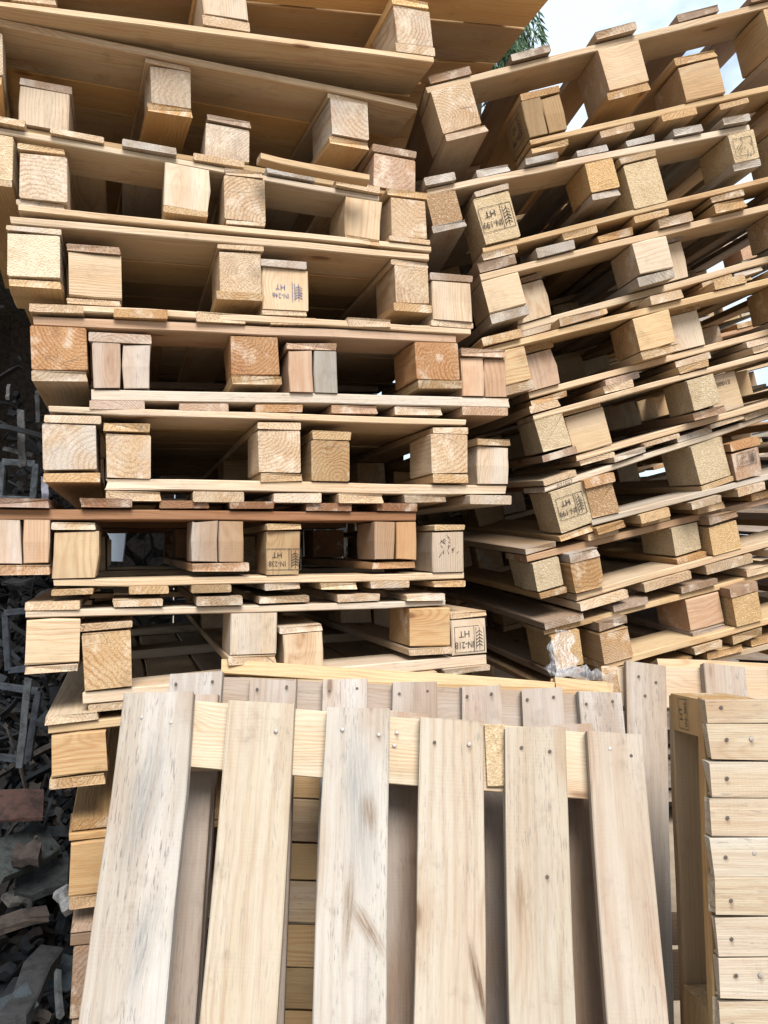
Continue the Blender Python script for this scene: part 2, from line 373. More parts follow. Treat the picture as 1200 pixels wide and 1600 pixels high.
# ------------------------------------------------------------------ stamps (ink marks pressed on the blocks)
_tm = {}
def text_verts(s, size):
    if s not in _tm:
        cu = bpy.data.curves.new('txt', 'FONT'); cu.body = s; cu.align_x = 'CENTER'; cu.align_y = 'CENTER'; cu.size = 1; cu.offset = .012
        o = bpy.data.objects.new('txt', cu); COL.objects.link(o); dg = bpy.context.evaluated_depsgraph_get(); dg.update()
        me = o.evaluated_get(dg).to_mesh(); _tm[s] = ([tuple(v.co) for v in me.vertices], [tuple(p.vertices) for p in me.polygons])
        o.evaluated_get(dg).to_mesh_clear(); bpy.data.objects.remove(o); bpy.data.curves.remove(cu)
    vs, fs = _tm[s]; return [(x * size, y * size) for x, y, _ in vs], fs
class Ink:
    def __init__(s): s.v, s.f = [], []
    def add(s, vs, fs, dx=0, dy=0, sx=1):
        b = len(s.v); s.v += [(x * sx + dx, y + dy, 0) for x, y in vs]; s.f += [tuple(i + b for i in f) for f in fs]
    def line(s, x0, y0, x1, y1, w):
        a = Vector((x1 - x0, y1 - y0)); n = Vector((-a.y, a.x)).normalized() * w / 2
        s.add([(x0 - n.x, y0 - n.y), (x1 - n.x, y1 - n.y), (x1 + n.x, y1 + n.y), (x0 + n.x, y0 + n.y)], [(0, 1, 2, 3)])
    def text(s, t, size, x, y, sx=1): vs, fs = text_verts(t, size); s.add(vs, fs, x, y, sx)
    def rect(s, w, h, lw, x=0, y=0):
        for q in (-1, 1):
            s.line(x - w / 2, y + q * h / 2, x + w / 2, y + q * h / 2, lw); s.line(x + q * w / 2, y - h / 2, x + q * w / 2, y + h / 2, lw)
    def wheat(s, x, y, w, h, lw):              # ear of wheat of the heat-treatment mark
        s.line(x, y - h / 2, x, y + h / 2, lw)
        for i in range(5):
            yy = y - h * .30 + i * h * .15
            for q in (-1, 1): s.line(x, yy - h * .05, x + q * w * .42, yy + h * .06, lw * 1.5); 
        s.line(x + w * .48, y - h / 2, x + w * .48, y + h / 2, lw)
def ink_obj(parent, ink, mw, mat):
    me = bpy.data.meshes.new('stamp'); me.from_pydata(ink.v, [], ink.f); me.materials.append(mat)
    o = bpy.data.objects.new('stamp', me); COL.objects.link(o); o.parent = parent; o.matrix_local = mw; return o
def front_matrix(blk, rot=0.0, du=0, dv=0, face='front'):
    o, uc, uw, vm, hh, f0, shift = blk
    # local stamp x -> u, y -> v, facing -d
    m = Matrix(((1, 0, 0), (0, 0, -1), (0, 1, 0))).to_4x4()
    c = Vector((uc + du, f0 - .0009, vm + dv)) - shift
    if face == 'left':
        m = Matrix(((0, 0, -1), (-1, 0, 0), (0, 1, 0))).to_4x4(); c = Vector((uc - uw / 2 - .0012, f0 + .06 + du, vm + dv)) - shift
    w = Matrix.Translation(c) @ m @ Matrix.Rotation(rot, 4, 'Z')
    return o, (o.matrix_local.inverted() @ w)
def ippc(pal, bi, code, rot=180, sw=.078, sh=.05, du=0, dv=0, mat=None, face='front', frame=True, ht='HT'):
    ink = Ink(); lw = .0013
    if frame: ink.rect(sw, sh, lw)
    ink.line(-sw * .16, -sh / 2, -sw * .16, sh / 2, lw)
    ink.text(code, sh * .36, sw * .17, sh * .20, .82); ink.text(ht, sh * .36, sw * .17, -sh * .22)
    ink.wheat(-sw * .34, 0, sw * .24, sh * .86, lw)
    o, m = front_matrix(pal['blocks'][bi], RAD(rot), du, dv, face)
    return ink_obj(o, ink, m, mat or M_INK)

# ------------------------------------------------------------------ ground
def sheet(name, pts, mat, z=0):
    me = bpy.data.meshes.new(name); me.from_pydata([(x, y, z) for x, y in pts], [], [tuple(range(len(pts)))]); return link(name, me, mat=mat)
bm = bmesh.new()
bmesh.ops.create_grid(bm, x_segments=70, y_segments=70, size=1)
for v in bm.verts:
    x, y = v.co.x, v.co.y
    v.co.x = math.copysign(abs(x) ** 3 * 600 + abs(x) * 5, x); v.co.y = math.copysign(abs(y) ** 3 * 600 + abs(y) * 5, y)
    v.co.z = .03 * math.sin(v.co.x * 2.3) * math.cos(v.co.y * 1.9) - .03 if abs(v.co.x) < 40 and abs(v.co.y) < 40 else -.03
me = bpy.data.meshes.new('ground'); bm.to_mesh(me); bm.free()
tag(link('ground', me, mat=M_DIRT), 'dark dirt yard ground littered with wood scraps', None, kind='structure')

# ------------------------------------------------------------------ LEFT STACK
def stack(vp, px, py, z, group):
    n = ray(*vp).normalized(); return dict(vp=vp, n=n, p0=at(px, py, z), group=group)
LS = stack((200, 860), 600, 860, 1.53, 'pallets nested in pairs in the left stack')
G = {}
G['A0'] = pallet(LS, (-60, -130), (866, -22), [(60, 130, 'r', 'w'), (450, 515, 'r', 'w'), (760, 830, 'r', 'w')], 80, typ='Q', inv=True, vp=(150, 860), tint='j',
    label='topmost pallet of the left stack, only its honey coloured plank underside showing')
G['B0'] = pallet(LS, (-25, -6), (677, 88), [(10, 85, 'p', 'w'), (315, 385, 'p', 'w'), (617, 677, 'R', 'w')], 72, skid=16, t=13, ts=18, typ='Q', inv=True, tint='j', crossc='p', vp=(150, 860),
    label='upside down pallet with yellow plank underside, its two whitish blocks cut by the top edge', dw=.13)
G['A1'] = pallet(LS, (-70, 12), (652, 160), [(-60, 5, 'r', 'w'), (233, 298, 'R', 'w'), (516, 575, 'R', 'w')], 70, skid=16, t=14, ts=11, typ='Q', vp=(90, 860), off=.03, tint='j', crossc='p',
    label='upright pallet whose two whitish blocks hang under wide honey coloured planks, upper left')
G['B1'] = pallet(LS, (12, 191), (646, 300), [(30, 108, 'p', 'w'), (321, 392, 'r', 'w'), (585, 650, 'R', 'k')], 62, skid=15, t=12, typ='P', inv=True, off=.085, decks=[], tint='b', crossc='y',
    label='upside down pallet set back under the honey coloured planks, dark strips on its blocks')
G['A2'] = pallet(LS, (-60, 182), (597, 303), [(-45, 22, 'c', 'p'), (257, 329, 'p', 'w'), (540, 597, 'p', 'p')], 76, skid=13, t=12, decks=[(-60, 35, 'p'), (74, 158, 'p'), (190, 276, 'g'), (305, 385, 'p'), (417, 495, 'g'), (525, 595, 'p')], tint='y', crossc='p',
    label='upright left pallet with two grey deck board ends on a pale sloping front board')
G['B2'] = pallet(LS, (30, 318), (673, 384), [(30, 105, 'R', 'w'), (349, 413, 'R', 'p'), (611, 669, 'R', 'p')], 76, skid=13, t=12, ts=10, typ='Q', inv=True, tint='y', crossc='p',
    label='upside down left pallet with strong growth rings on blocks, just above the speckled grey block')
G['A3'] = pallet(LS, (12, 336), (672, 396), [(12, 95, 'c', 'w', 72, .13), (342, 407, 'r', 'p'), (618, 673, 'R', 'p')], 72, skid=16, t=14, ts=11, typ='Q', tint='y', crossc='p',
    label='upright left pallet with a speckled grey corner block, above the orange blocks')
G['B3'] = pallet(LS, (108, 474), (736, 513), [(107, 190, 'h', 'p'), (410, 483, 'p', 'p'), (676, 737, 'p', 'w')], 72, skid=15, t=13, ts=12, typ='Q', inv=True, tint='y', crossc='p', skidc='b',
    label='upside down pallet whose middle block is stamped IN-246 in blue ink, left stack')
G['A4'] = pallet(LS, (49, 491), (715, 521), [(48, 137, 'R', 'o'), (362, 440, 'R', 'o'), (648, 716, 'R', 'o')], 71, skid=18, t=17, typ='P', tint='y', crossc='k',
    decks=[(51, 138, 'p'), (178, 262, 'h'), (304, 382, 'p'), (423, 497, 'p'), (541, 612, 'p'), (649, 715, 'p')],
    label='upright pallet with orange end blocks under a row of six deck board ends, left stack')
G['B4'] = pallet(LS, (144, 606), (797, 620), [(145, 235, 's', 'k'), (452, 527, 's', 'k'), (722, 793, 's', 'k')], 73, skid=16, t=19, typ='P', inv=True, tint='k', crossc='w',
    decks=[(143, 229, 'k'), (279, 357, 'k'), (402, 476, 'o'), (513, 587, 'k'), (618, 693, 'p'), (723, 795, 'k')],
    label='upside down left pallet whose pinkish blocks are each split in two halves')
G['A5'] = pallet(LS, (73, 633), (730, 655), [(64, 152, 'R', 'p'), (401, 469, 'R', 'p'), (673, 730, 'R', 'p')], 75, skid=17, t=13, ts=15, typ='Q', tint='y', crossc='p',
    label='upright left pallet with three ringed blocks hanging under a thin white front board')
G['B5'] = pallet(LS, (162, 746), (795, 758), [(163, 235, 'R', 'y'), (488, 547, 'R', 'y'), (747, 797, 'p', 'w')], 71, skid=18, t=19, typ='P', inv=True, tint='y', crossc='p',
    decks=[(162, 250, 'p'), (300, 380, 'p'), (426, 500, 'p'), (532, 602, 'p'), (635, 702, 'p'), (731, 796, 'p')],
    label='upside down pallet with overhanging caps on its blocks, just above the reddish brown pallet')
G['A6'] = pallet(LS, (-12, 793), (652, 800), [(-10, 78, 's', 'o'), (300, 382, 's', 'o'), (585, 651, 's', 'o')], 71, skid=17, t=18, typ='P', tint='r', crossc='r', skidc='o',
    decks=[(-12, 80, 'r'), (120, 203, 'r'), (245, 325, 'r'), (358, 430, 'r'), (477, 548, 'r'), (586, 650, 'r')],
    label='reddish brown upright pallet with split blocks in the left stack')
G['B6'] = pallet(LS, (82, 905), (727, 894), [(82, 153, 'p', 'y'), (416, 470, 'p', 'y'), (676, 725, 'p', 'w')], 76, skid=13, t=14, typ='P', inv=True, tint='y', crossc='p',
    decks=[(82, 148, 'y'), (202, 264, 'y'), (300, 362, 'y'), (412, 470, 'p'), (500, 558, 'y'), (582, 643, 'y'), (675, 725, 'y')],
    label='upside down pallet with a block stamped IN-238, nested in the reddish brown pallet')
G['A7'] = pallet(LS, (39, 955), (700, 938), [(38, 125, 'h', 'p'), (360, 433, 'p', 'p'), (640, 702, 'h', 'y')], 72, skid=16, t=13, typ='P', tint='p', crossc='p',
    decks=[(39, 126, 'p'), (171, 251, 'p'), (306, 378, 'p'), (404, 485, 'p'), (527, 594, 'p'), (636, 698, 'p')],
    label='pale upright left pallet with six thick deck board ends, just above the leaning front pallets')
G['B7'] = pallet(LS, (128, 1082), (762, 1021), [(127, 205, 'R', 'y', 92), (443, 504, 'p', 'p', 65), (707, 761, 'p', 'w', 66)], 80, skid=13, t=21, typ='P', inv=True, tint='p', crossc='w',
    label='upside down pallet with a tall ringed block at left and one stamped IN-218')
G['A8'] = pallet(LS, (75, 1134), (690, 1076), [(80, 168, 'h', 'y'), (370, 440, 'r', 'y'), (620, 685, 'r', 'y')], 66, skid=18, t=15, typ='P', tint='y', crossc='y',
    decks=[(74, 160, 'p'), (205, 280, 'p'), (330, 400, 'p'), (450, 520, 'p'), (620, 690, 'p')],
    label='honey coloured pallet whose left end sticks out beside the top of the leftmost front board')
G['A9'] = pallet(LS, (106, 1303), (660, 1250), [(107, 185, 'h', 'h'), (390, 450, 'r', 'h'), (600, 660, 'r', 'h')], 84, skid=20, t=14, typ='P', tint='h', off=.05,
    label='lower pallet of the left stack, brown block showing in shade beside the leftmost front board')
G['A10'] = pallet(LS, (112, 1462), (660, 1400), [(112, 185, 'R', 'b'), (390, 450, 'r', 'h'), (600, 660, 'r', 'h')], 110, skid=20, t=20, typ='P', tint='b', off=.06,
    label='lowest visible pallet, a dark sliver beside the foot of the leftmost front board')
ippc(G['B3'], 1, 'IN-246', 180, .070, .040, du=.002, dv=-.004, mat=M_BLUEINK, frame=False)
ippc(G['B6'], 1, 'IN-238', 180, .068, .040, dv=-.012)
ippc(G['B7'], 2, 'IN-218', 180, .066, .052, dv=-.004)

hv = [b for b in G['B4']['blocks'] if True]
hv[3][0].color = (.30, .30, .29, .2); hv[5][0].color = (.50, .36, .27, 1)
# ------------------------------------------------------------------ RIGHT STACK (leaning)
RS = stack((460, 790), 800, 800, 1.70, 'tilted pallets nested in pairs in the right stack')
RV2 = (330, 790); RV3 = (250, 780)
H = {}
H['A1'] = pallet(RS, (669, 130), (1262, -17), [(683, 744, 'R', 'p'), (943, 1006, 'h', 'p'), (1200, 1262, 'r', 'y')], 70, skid=14, t=12, tint='y', crossc='p', skidc='h',
    decks=[(669, 735, 'b'), (800, 861, 'b'), (929, 992, 'h'), (1065, 1131, 'b'), (1178, 1245, 'b')],
    label='topmost pallet of the tilted right stack, its deck board ends against the sky')
H['B1'] = pallet(RS, (829, 215), (1370, 92), [(821, 883, 's', 'h'), (1065, 1126, 'h', 'h'), (1308, 1370, 'r', 'h')], 58, skid=13, t=11, inv=True, tint='h', crossc='y',
    decks=[(832, 890, 'y'), (936, 988, 'h'), (1032, 1087, 'y'), (1124, 1172, 'y'), (1230, 1290, 'y')],
    label='upside down pallet nested in the topmost right pallet, its left block cracked in two')
H['A2'] = pallet(RS, (665, 292), (1173, 190), [(673, 721, 'c', 'b'), (918, 963, 'c', 'h'), (1142, 1182, 'c', 'c')], 50, skid=13, t=12, tint='g', crossc='w', skidc='g',
    decks=[(663, 711), (741, 793), (821, 873), (902, 951), (980, 1025), (1054, 1100), (1127, 1170)],
    label='grey white weathered pallet second from the top of the tilted right stack')
H['B2'] = pallet(RS, (754, 385), (1285, 253), [(749, 805, 'c', 'c', 74), (983, 1035, 'c', 'c', 72), (1225, 1280, 'c', 'c', 72)], 73, skid=12, t=10, inv=True, tint='y', crossc='y',
    decks=[(756, 811, 'y'), (878, 932, 'y'), (993, 1048, 'y'), (1108, 1161, 'y'), (1225, 1280, 'y')],
    label='upside down pallet below the grey white one, its chipboard block on the left stamped IN-199')
H['A3'] = pallet(RS, (751, 426), (1280, 297), [(759, 817, 'h', 'p'), (993, 1046, 'h', 'w'), (1222, 1278, 'h', 'p')], 53, skid=17, t=12, tint='y', crossc='p', skidc='g',
    decks=[(748, 807, 'b'), (838, 897, 'g'), (935, 992, 'h'), (1028, 1081, 'h'), (1115, 1166, 'h'), (1220, 1275, 'h')],
    label='upright right pallet with grey skid ends under pale blocks, below the IN-199 chipboard block')
H['B3'] = pallet(RS, (809, 507), (1330, 363), [(802, 856, 'p', 'w'), (1020, 1072, 'p', 'w'), (1250, 1300, 'p', 'w')], 60, skid=10, t=12, inv=True, off=.05, tint='y', crossc='p', skidc='b',
    decks=[(817, 867, 'y'), (900, 948, 'h'), (988, 1042, 'y'), (1098, 1145, 'y'), (1151, 1198, 'w')],
    label='upside down right pallet with whitish blocks half hidden behind grey skid ends')
H['A4'] = pallet(RS, (757, 541), (1285, 412), [(769, 826, 'h', 'y'), (994, 1051, 'h', 'y'), (1222, 1280, 'h', 'y')], 56, skid=15, t=12, tint='y', crossc='y',
    decks=[(755, 815, 'y'), (878, 944, 'h'), (1015, 1066, 'p'), (1120, 1170, 'y'), (1220, 1275, 'y')],
    label='upright pallet with yellow side grained blocks, fourth from the top in the tilted right stack')
H['B4'] = pallet(RS, (825, 613), (1345, 474), [(815, 870, 'p', 'k'), (1045, 1097, 'p', 'w'), (1270, 1320, 'p', 'w')], 58, skid=12, t=11, inv=True, off=.05, tint='p', crossc='p', skidc='h',
    decks=[(830, 886, 'y'), (944, 997, 'k'), (1054, 1108, 'p'), (1165, 1215, 'p')],
    label='upside down right pallet with whitish blocks beside the yellow side grained ones')
H['A5'] = pallet(RS, (831, 647), (1355, 508), [(842, 889, 'c', 'c'), (1079, 1124, 'c', 'c'), (1315, 1358, 'c', 'c')], 54, skid=14, t=10, tint='y', crossc='p', skidc='b',
    decks=[(830, 879, 'p'), (944, 991, 'p'), (1064, 1111, 'y'), (1179, 1225, 'p')],
    label='upright pallet with rough framed chipboard blocks at middle height of the tilted right stack')
H['B5'] = pallet(RS, (901, 711), (1420, 563), [(890, 950, 'h', 'y'), (1105, 1158, 'h', 'y'), (1330, 1380, 'h', 'y')], 62, skid=8, t=11, inv=True, off=.03, tint='y', crossc='p',
    decks=[(905, 960, 'p'), (1004, 1060, 'p'), (1116, 1170, 'p'), (1230, 1280, 'p')],
    label='upside down right pallet with wide plain blocks, one printed 20012')
H['A6'] = pallet(RS, (850, 760), (1335, 604), [(867, 918, 'c', 'c', 70), (1086, 1133, 'c', 'c', 68), (1300, 1345, 'c', 'c', 68)], 69, skid=12, t=10, tint='y', crossc='w', vp=RV2,
    decks=[(848, 900, 'p'), (955, 1006, 'p'), (1060, 1115, 'p'), (1160, 1210, 'p')],
    label='upright pallet on tall chipboard blocks, the left one stamped IN-199 beside a red brown block')
H['B6'] = pallet(RS, (929, 811), (1430, 680), [(922, 967, 'c', 'o'), (1148, 1190, 'R', 'o'), (1370, 1410, 'R', 'o')], 49, skid=16, t=11, inv=True, tint='p', crossc='p', skidc='o', vp=RV2,
    decks=[(930, 978, 'h'), (1000, 1045, 'y'), (1081, 1126, 'y'), (1155, 1198, 'p'), (1250, 1300, 'p')],
    label='upside down pallet with small red brown blocks, one with a dark smudged stamp, right stack')
H['A7'] = pallet(RS, (825, 868), (1315, 750), [(836, 879, 'c', 'c'), (1054, 1097, 'c', 'c'), (1272, 1315, 'c', 'c')], 50, skid=13, t=12, tint='h', crossc='o', skidc='h', vp=RV3,
    decks=[(824, 873, 'h'), (915, 962, 'y'), (1002, 1049, 'y'), (1090, 1134, 'y'), (1172, 1215, 'h')],
    label='upright right pallet with pitted chipboard blocks and its top visible at the left end')
H['B7'] = pallet(RS, (900, 929), (1400, 790), [(895, 941, 'R', 'h'), (1112, 1158, 'c', 'h'), (1330, 1375, 'r', 'h')], 50, skid=16, t=12, inv=True, tint='h', crossc='p', skidc='b', vp=RV3,
    decks=[(905, 980, 'p'), (1007, 1080, 'p'), (1106, 1176, 'p'), (1200, 1260, 'p')],
    label='upside down right pallet with a curved ring block beside the pitted chipboard block')
H['A8'] = pallet(RS, (852, 984), (1340, 857), [(865, 908, 'c', 'h', 60), (1076, 1130, 'h', 'k', 55), (1290, 1340, 'h', 'k', 55)], 56, skid=13, t=11, tint='b', crossc='y', vp=RV3,
    decks=[(850, 910, 'b'), (957, 1010, 'b'), (1062, 1118, 'b'), (1165, 1215, 'p')],
    label='upright right pallet whose left block has a strip of plastic film hanging over it')
H['B8'] = pallet(RS, (946, 1038), (1440, 898), [(941, 988, 'r', 'h'), (1146, 1188, 'c', 'h'), (1350, 1395, 'r', 'h')], 50, skid=18, t=12, inv=True, tint='y', crossc='y', skidc='b', vp=RV3,
    decks=[(950, 1000, 'y'), (1085, 1130, 'y'), (1150, 1197, 'y'), (1250, 1300, 'y')],
    label='upside down pallet of the right stack just behind the tops of the standing pallets')
H['A9'] = pallet(RS, (870, 1092), (1360, 965), [(880, 925, 'r', 'h'), (1090, 1140, 'r', 'h'), (1300, 1350, 'r', 'h')], 56, skid=13, t=11, tint='h', crossc='y', vp=RV3,
    label='lowest pallet of the right stack, a strip of orange board showing behind the standing pallets')
ippc(H['B2'], 0, 'IN-199', 180, .074, .054, dv=.002)
ippc(H['A6'], 0, 'IN-199', 180, .066, .050, dv=.004)
ippc(H['B6'], 1, 'IN-307', 180, .050, .030, dv=.012)
ippc(H['B1'], 0, 'IN-199', 180, .075, .055, face='left')

def scribble(pal, bi, seed, w, h, n, du=0, dv=0, frame=True):
    r = random.Random(seed); ink = Ink()
    if frame: ink.rect(w, h, .0011)
    for i in range(n):
        x, y = r.uniform(-w * .38, w * .38), r.uniform(-h * .32, h * .32)
        for _ in range(r.randint(1, 3)):
            x2, y2 = x + r.uniform(-.006, .006), y + r.choice((-1, 1)) * r.uniform(.003, .010); ink.line(x, y, x2, y2, .0009); x, y = x2, y2
    o, m = front_matrix(pal['blocks'][bi], 0, du, dv); ink_obj(o, ink, m, M_INK)
scribble(H['A2'], 2, 4, .046, .040, 13)
scribble(G['B6'], 2, 8, .050, .050, 16, dv=.01, frame=False)
def digits(pal, bi, txt, size, du, dv):
    ink = Ink(); ink.text(txt, size, 0, 0, 1.1); o, m = front_matrix(pal['blocks'][bi], 0, du, dv); ink_obj(o, ink, m, M_INK)
digits(H['B5'], 1, '20012', .013, .006, .022)
bpy.context.view_layer.update()
ink = Ink(); ink.text('#31027', .012, 0, 0, 1.1)
cb = [c for c in H['A6']['root'].children if c.name.startswith('stringer_board')][0]
fr = H['A6']['fr']; w_ = fr.mat() @ Matrix.Translation((fr.u_at(882, -.007), -.0008, -.0075)) @ Matrix(((1, 0, 0), (0, 0, -1), (0, 1, 0))).to_4x4()
ink_obj(cb, ink, (H['A6']['root'].matrix_world @ cb.matrix_local).inverted() @ w_, M_INK)

BEHIND = dict(HA3='the grey skid ends', HB3='the half hidden whitish blocks', HA4='the yellow side grained blocks', HB4='the whitish blocks at mid height',
    HA5='the framed chipboard blocks', HB5='the block printed 20012', HA6='the lower IN-199 block', HB6='the small red brown blocks', HA7='the pitted chipboard blocks',
    HB7='the curved ring block', HA8='the plastic film', HA2='the grey white pallet', HB2='the upper IN-199 block',
    GB1='the dark capped blocks', GA2='the two grey deck board ends', GB2='the strong ringed blocks', GA3='the speckled grey block', GB3='the IN-246 block',
    GA4='the orange blocks', GB4='the split pinkish blocks', GA5='the thin white front board', GB5='the overhanging block caps', GA6='the reddish brown pallet',
    GB6='the IN-238 block', GA7='the six thick deck board ends', GA8='the leftmost standing board')
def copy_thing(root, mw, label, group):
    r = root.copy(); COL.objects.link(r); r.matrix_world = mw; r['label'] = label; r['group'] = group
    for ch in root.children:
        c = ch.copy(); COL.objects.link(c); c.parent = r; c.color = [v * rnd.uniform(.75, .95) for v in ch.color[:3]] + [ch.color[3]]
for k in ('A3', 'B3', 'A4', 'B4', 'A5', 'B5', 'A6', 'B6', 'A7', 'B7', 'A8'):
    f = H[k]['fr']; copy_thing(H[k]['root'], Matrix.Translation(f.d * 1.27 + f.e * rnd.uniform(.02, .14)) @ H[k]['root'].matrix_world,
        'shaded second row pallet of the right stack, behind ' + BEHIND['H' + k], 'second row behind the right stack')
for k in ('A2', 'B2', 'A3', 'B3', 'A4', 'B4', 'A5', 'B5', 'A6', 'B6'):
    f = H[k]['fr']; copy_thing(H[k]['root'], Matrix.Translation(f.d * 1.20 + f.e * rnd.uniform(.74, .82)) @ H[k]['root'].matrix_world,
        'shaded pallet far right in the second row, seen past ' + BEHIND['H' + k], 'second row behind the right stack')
for k in ('B1', 'A2', 'B2', 'A3', 'B3', 'A4', 'B4'):  # second row added to block light and darken the inside of the stack
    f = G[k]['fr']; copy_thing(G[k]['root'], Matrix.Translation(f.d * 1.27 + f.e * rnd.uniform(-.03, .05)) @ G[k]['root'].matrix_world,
        'added light-blocking second row pallet of the left stack, behind ' + BEHIND['G' + k], 'added second row behind the left stack')

# ------------------------------------------------------------------ STANDING PALLETS in front
LEAN = ((1110, 1.14), (1600, .99))
def plane_at(dz=0.0, lean=LEAN):
    (y1, z1), (y2, z2) = lean
    a, b = at(600, y1, z1), at(600, y2, z2); up = (a - b).normalized(); n = up.cross(RT).normalized()
    if n.y > 0: n = -n                       # n faces the camera
    return a - n * dz, n, up
def board_on(root, plane, tl, tr, bl, br, length, thick, name, color, mat, inset=0.0, nails=(), bow=0.0):
    """board whose face lies on plane (front), given by its px corners; extended along itself to length"""
    p0, n, up = plane; p0 = p0 - n * inset
    a, b, c, d = (hit(*q, p0, n) for q in (tl, tr, bl, br))
    top, bot = (a + b) / 2, (c + d) / 2; ax = (bot - top).normalized()
    w0 = (b - a).length; w1 = (d - c).length; seen = (bot - top).length
    wend = w0 + (w1 - w0) * min(length / seen, 1.35)
    ctr = top + ax * length / 2 - n * thick / 2
    side = n.cross(ax).normalized(); 
    if side.x < 0: side = -side
    nn = ax.cross(side).normalized()
    me = lumber_mesh(length, w0, thick, 8, ch=.0016, wob=.0011, taper=wend / w0, bow=bow); me.materials.append(mat)
    m = Matrix((ax, side, nn)).transposed().to_4x4(); m.translation = ctr
    o = link(name, me, root, None, root.matrix_world.inverted() @ m, color)
    for (nx, ny, kind) in nails:
        q = hit(nx, ny, p0, n); nail(o, m, q, n, kind)
    return o
_nm = {}
def nail_mesh(kind):
    if kind not in _nm:
        bm = bmesh.new(); r = .0030 if kind == 'n' else .0025
        prof = [(r, 0), (r * .9, .0009), (r * .4, .0012)] if kind == 'n' else [(r, .0004), (r * .5, .0005), (r * .2, .0006)]
        rings = [[bm.verts.new((q * math.cos(a * math.pi / 5), q * math.sin(a * math.pi / 5), h)) for a in range(10)] for q, h in prof]
        for i in range(2):
            for a in range(10): bm.faces.new((rings[i][a], rings[i][(a + 1) % 10], rings[i + 1][(a + 1) % 10], rings[i + 1][a]))
        bm.faces.new(rings[2]); me = bpy.data.meshes.new('nail'); bm.to_mesh(me); bm.free()
        me.materials.append(M_NAIL if kind == 'n' else M_HOLE); _nm[kind] = me
    return _nm[kind]
def nail(parent, pm, q, n, kind):
    z = n; x = RT; y = z.cross(x).normalized(); x = y.cross(z)
    m = Matrix((x, y, z)).transposed().to_4x4(); m.translation = q + n * .0006
    if 'rust' not in _nm:
        _nm['rust'] = stain_mat('nail_rust', (.13, .085, .055), 60, 40, 3, .5)
    sm_ = bpy.data.meshes.new('rust'); a, b = rnd.uniform(.0045, .007), rnd.uniform(.007, .016); sm_.from_pydata([(-a, -b, 0), (a, -b, 0), (a, b * .6, 0), (-a, b * .6, 0)], [], [(0, 1, 2, 3)]); sm_.materials.append(_nm['rust'])
    mm = m.copy(); mm.translation = q + n * .0004
    link('rust_mark', sm_, parent, None, pm.inverted() @ mm)
    return link('nail', nail_mesh(kind), parent, None, pm.inverted() @ m)
def hboard(root, plane, x0, x1, yc0, yc1, hpx, thick, name, color, mat, inset=0.0, nails=()):
    """board running left-right on the plane: centre-line from (x0,yc0) to (x1,yc1)"""
    p0, n, up = plane; p0 = p0 - n * inset
    a, b = hit(x0, yc0, p0, n), hit(x1, yc1, p0, n)
    t0, t1 = hit((x0 + x1) / 2, (yc0 + yc1) / 2 - hpx / 2, p0, n), hit((x0 + x1) / 2, (yc0 + yc1) / 2 + hpx / 2, p0, n)
    ax = (b - a).normalized(); w = (t1 - t0).length; side = n.cross(ax).normalized(); nn = ax.cross(side).normalized()
    me = lumber_mesh((b - a).length, w, thick, 6, ch=.0009, wob=.0009); me.materials.append(mat)
    m = Matrix((ax, side, nn)).transposed().to_4x4(); m.translation = (a + b) / 2 - n * thick / 2
    o = link(name, me, root, None, root.matrix_world.inverted() @ m, color)
    for (nx, ny, kind) in nails: nail(o, m, hit(nx, ny, p0, n), n, kind)
    return o
def blk(root, plane, x0, x1, y0, y1, depth, color, mat, inset, axis='x'):
    p0, n, up = plane; p0 = p0 - n * inset
    a, b, c = hit(x0, y0, p0, n), hit(x1, y0, p0, n), hit(x0, y1, p0, n)
    ex = (b - a); ey = (c - a); w, h = ex.length, ey.length; ex.normalize(); ey = up * -1
    if axis == 'x': A, B_, C_, dims = ex, ey, n, (w, h, depth)
    elif axis == 'n': A, B_, C_, dims = n, ex, ey, (depth, w, h)
    else: A, B_, C_, dims = ey, ex, n, (h, w, depth)
    C_ = A.cross(B_)
    me = lumber_mesh(*dims, 2, ch=.0025); me.materials.append(mat)
    m = Matrix((A, B_, C_)).transposed().to_4x4(); m.translation = a + ex * w / 2 - up * h / 2 - n * depth / 2
    return link('block', me, root, None, root.matrix_world.inverted() @ m, color)
def foot(px, plane, length=1.15):
    p0, n, up = plane; q = hit(px, 1110, p0, n) - up * length; m = Matrix.Translation(q); return empty('pallet', m)

GS = 'pallets standing on edge leaning on the stacks'
# front pallet: six vertical deck boards
PF = plane_at(0)
f1 = foot(600, PF); tag(f1, 'pallet leaning in front with six wide pale vertical boards, nearest to the camera', 'pallet', GS)
FB = [((195, 1078), (304, 1085), (118, 1600), (259, 1600), (.43, .43, .43, .2), [(221, 1121, 'n'), (267, 1129, 'n')]),
      ((358, 1090), (461, 1099), (312, 1600), (433, 1600), (.53, .51, .46, .85), [(431, 1142, 'n')]),
      ((508, 1100), (608, 1110), (487, 1600), (603, 1600), (.44, .44, .43, .45), [(535, 1140, 'n'), (592, 1148, 'n')]),
      ((657, 1118), (757, 1125), (647, 1600), (758, 1600), (.51, .49, .45, .8), [(679, 1160, 'h'), (733, 1163, 'n')]),
      ((787, 1130), (884, 1140), (800, 1600), (898, 1600), (.48, .465, .43, .75), [(815, 1168, 'h'), (859, 1174, 'h'), (855, 1370, 'h')]),
      ((917, 1142), (1003, 1148), (950, 1600), (1045, 1600), (.50, .47, .445, .8), [(953, 1170, 'n'), (986, 1181, 'h')])]
for tl, tr, bl, br, c, nl in FB:
    board_on(f1, PF, tl, tr, bl, br, 1.16 + rnd.uniform(-.01, .01), .019, 'deck_board', (c[0] * .92, c[1] * .89, c[2] * .85, c[3]), M_PLANED, nails=nl)
tk = .019
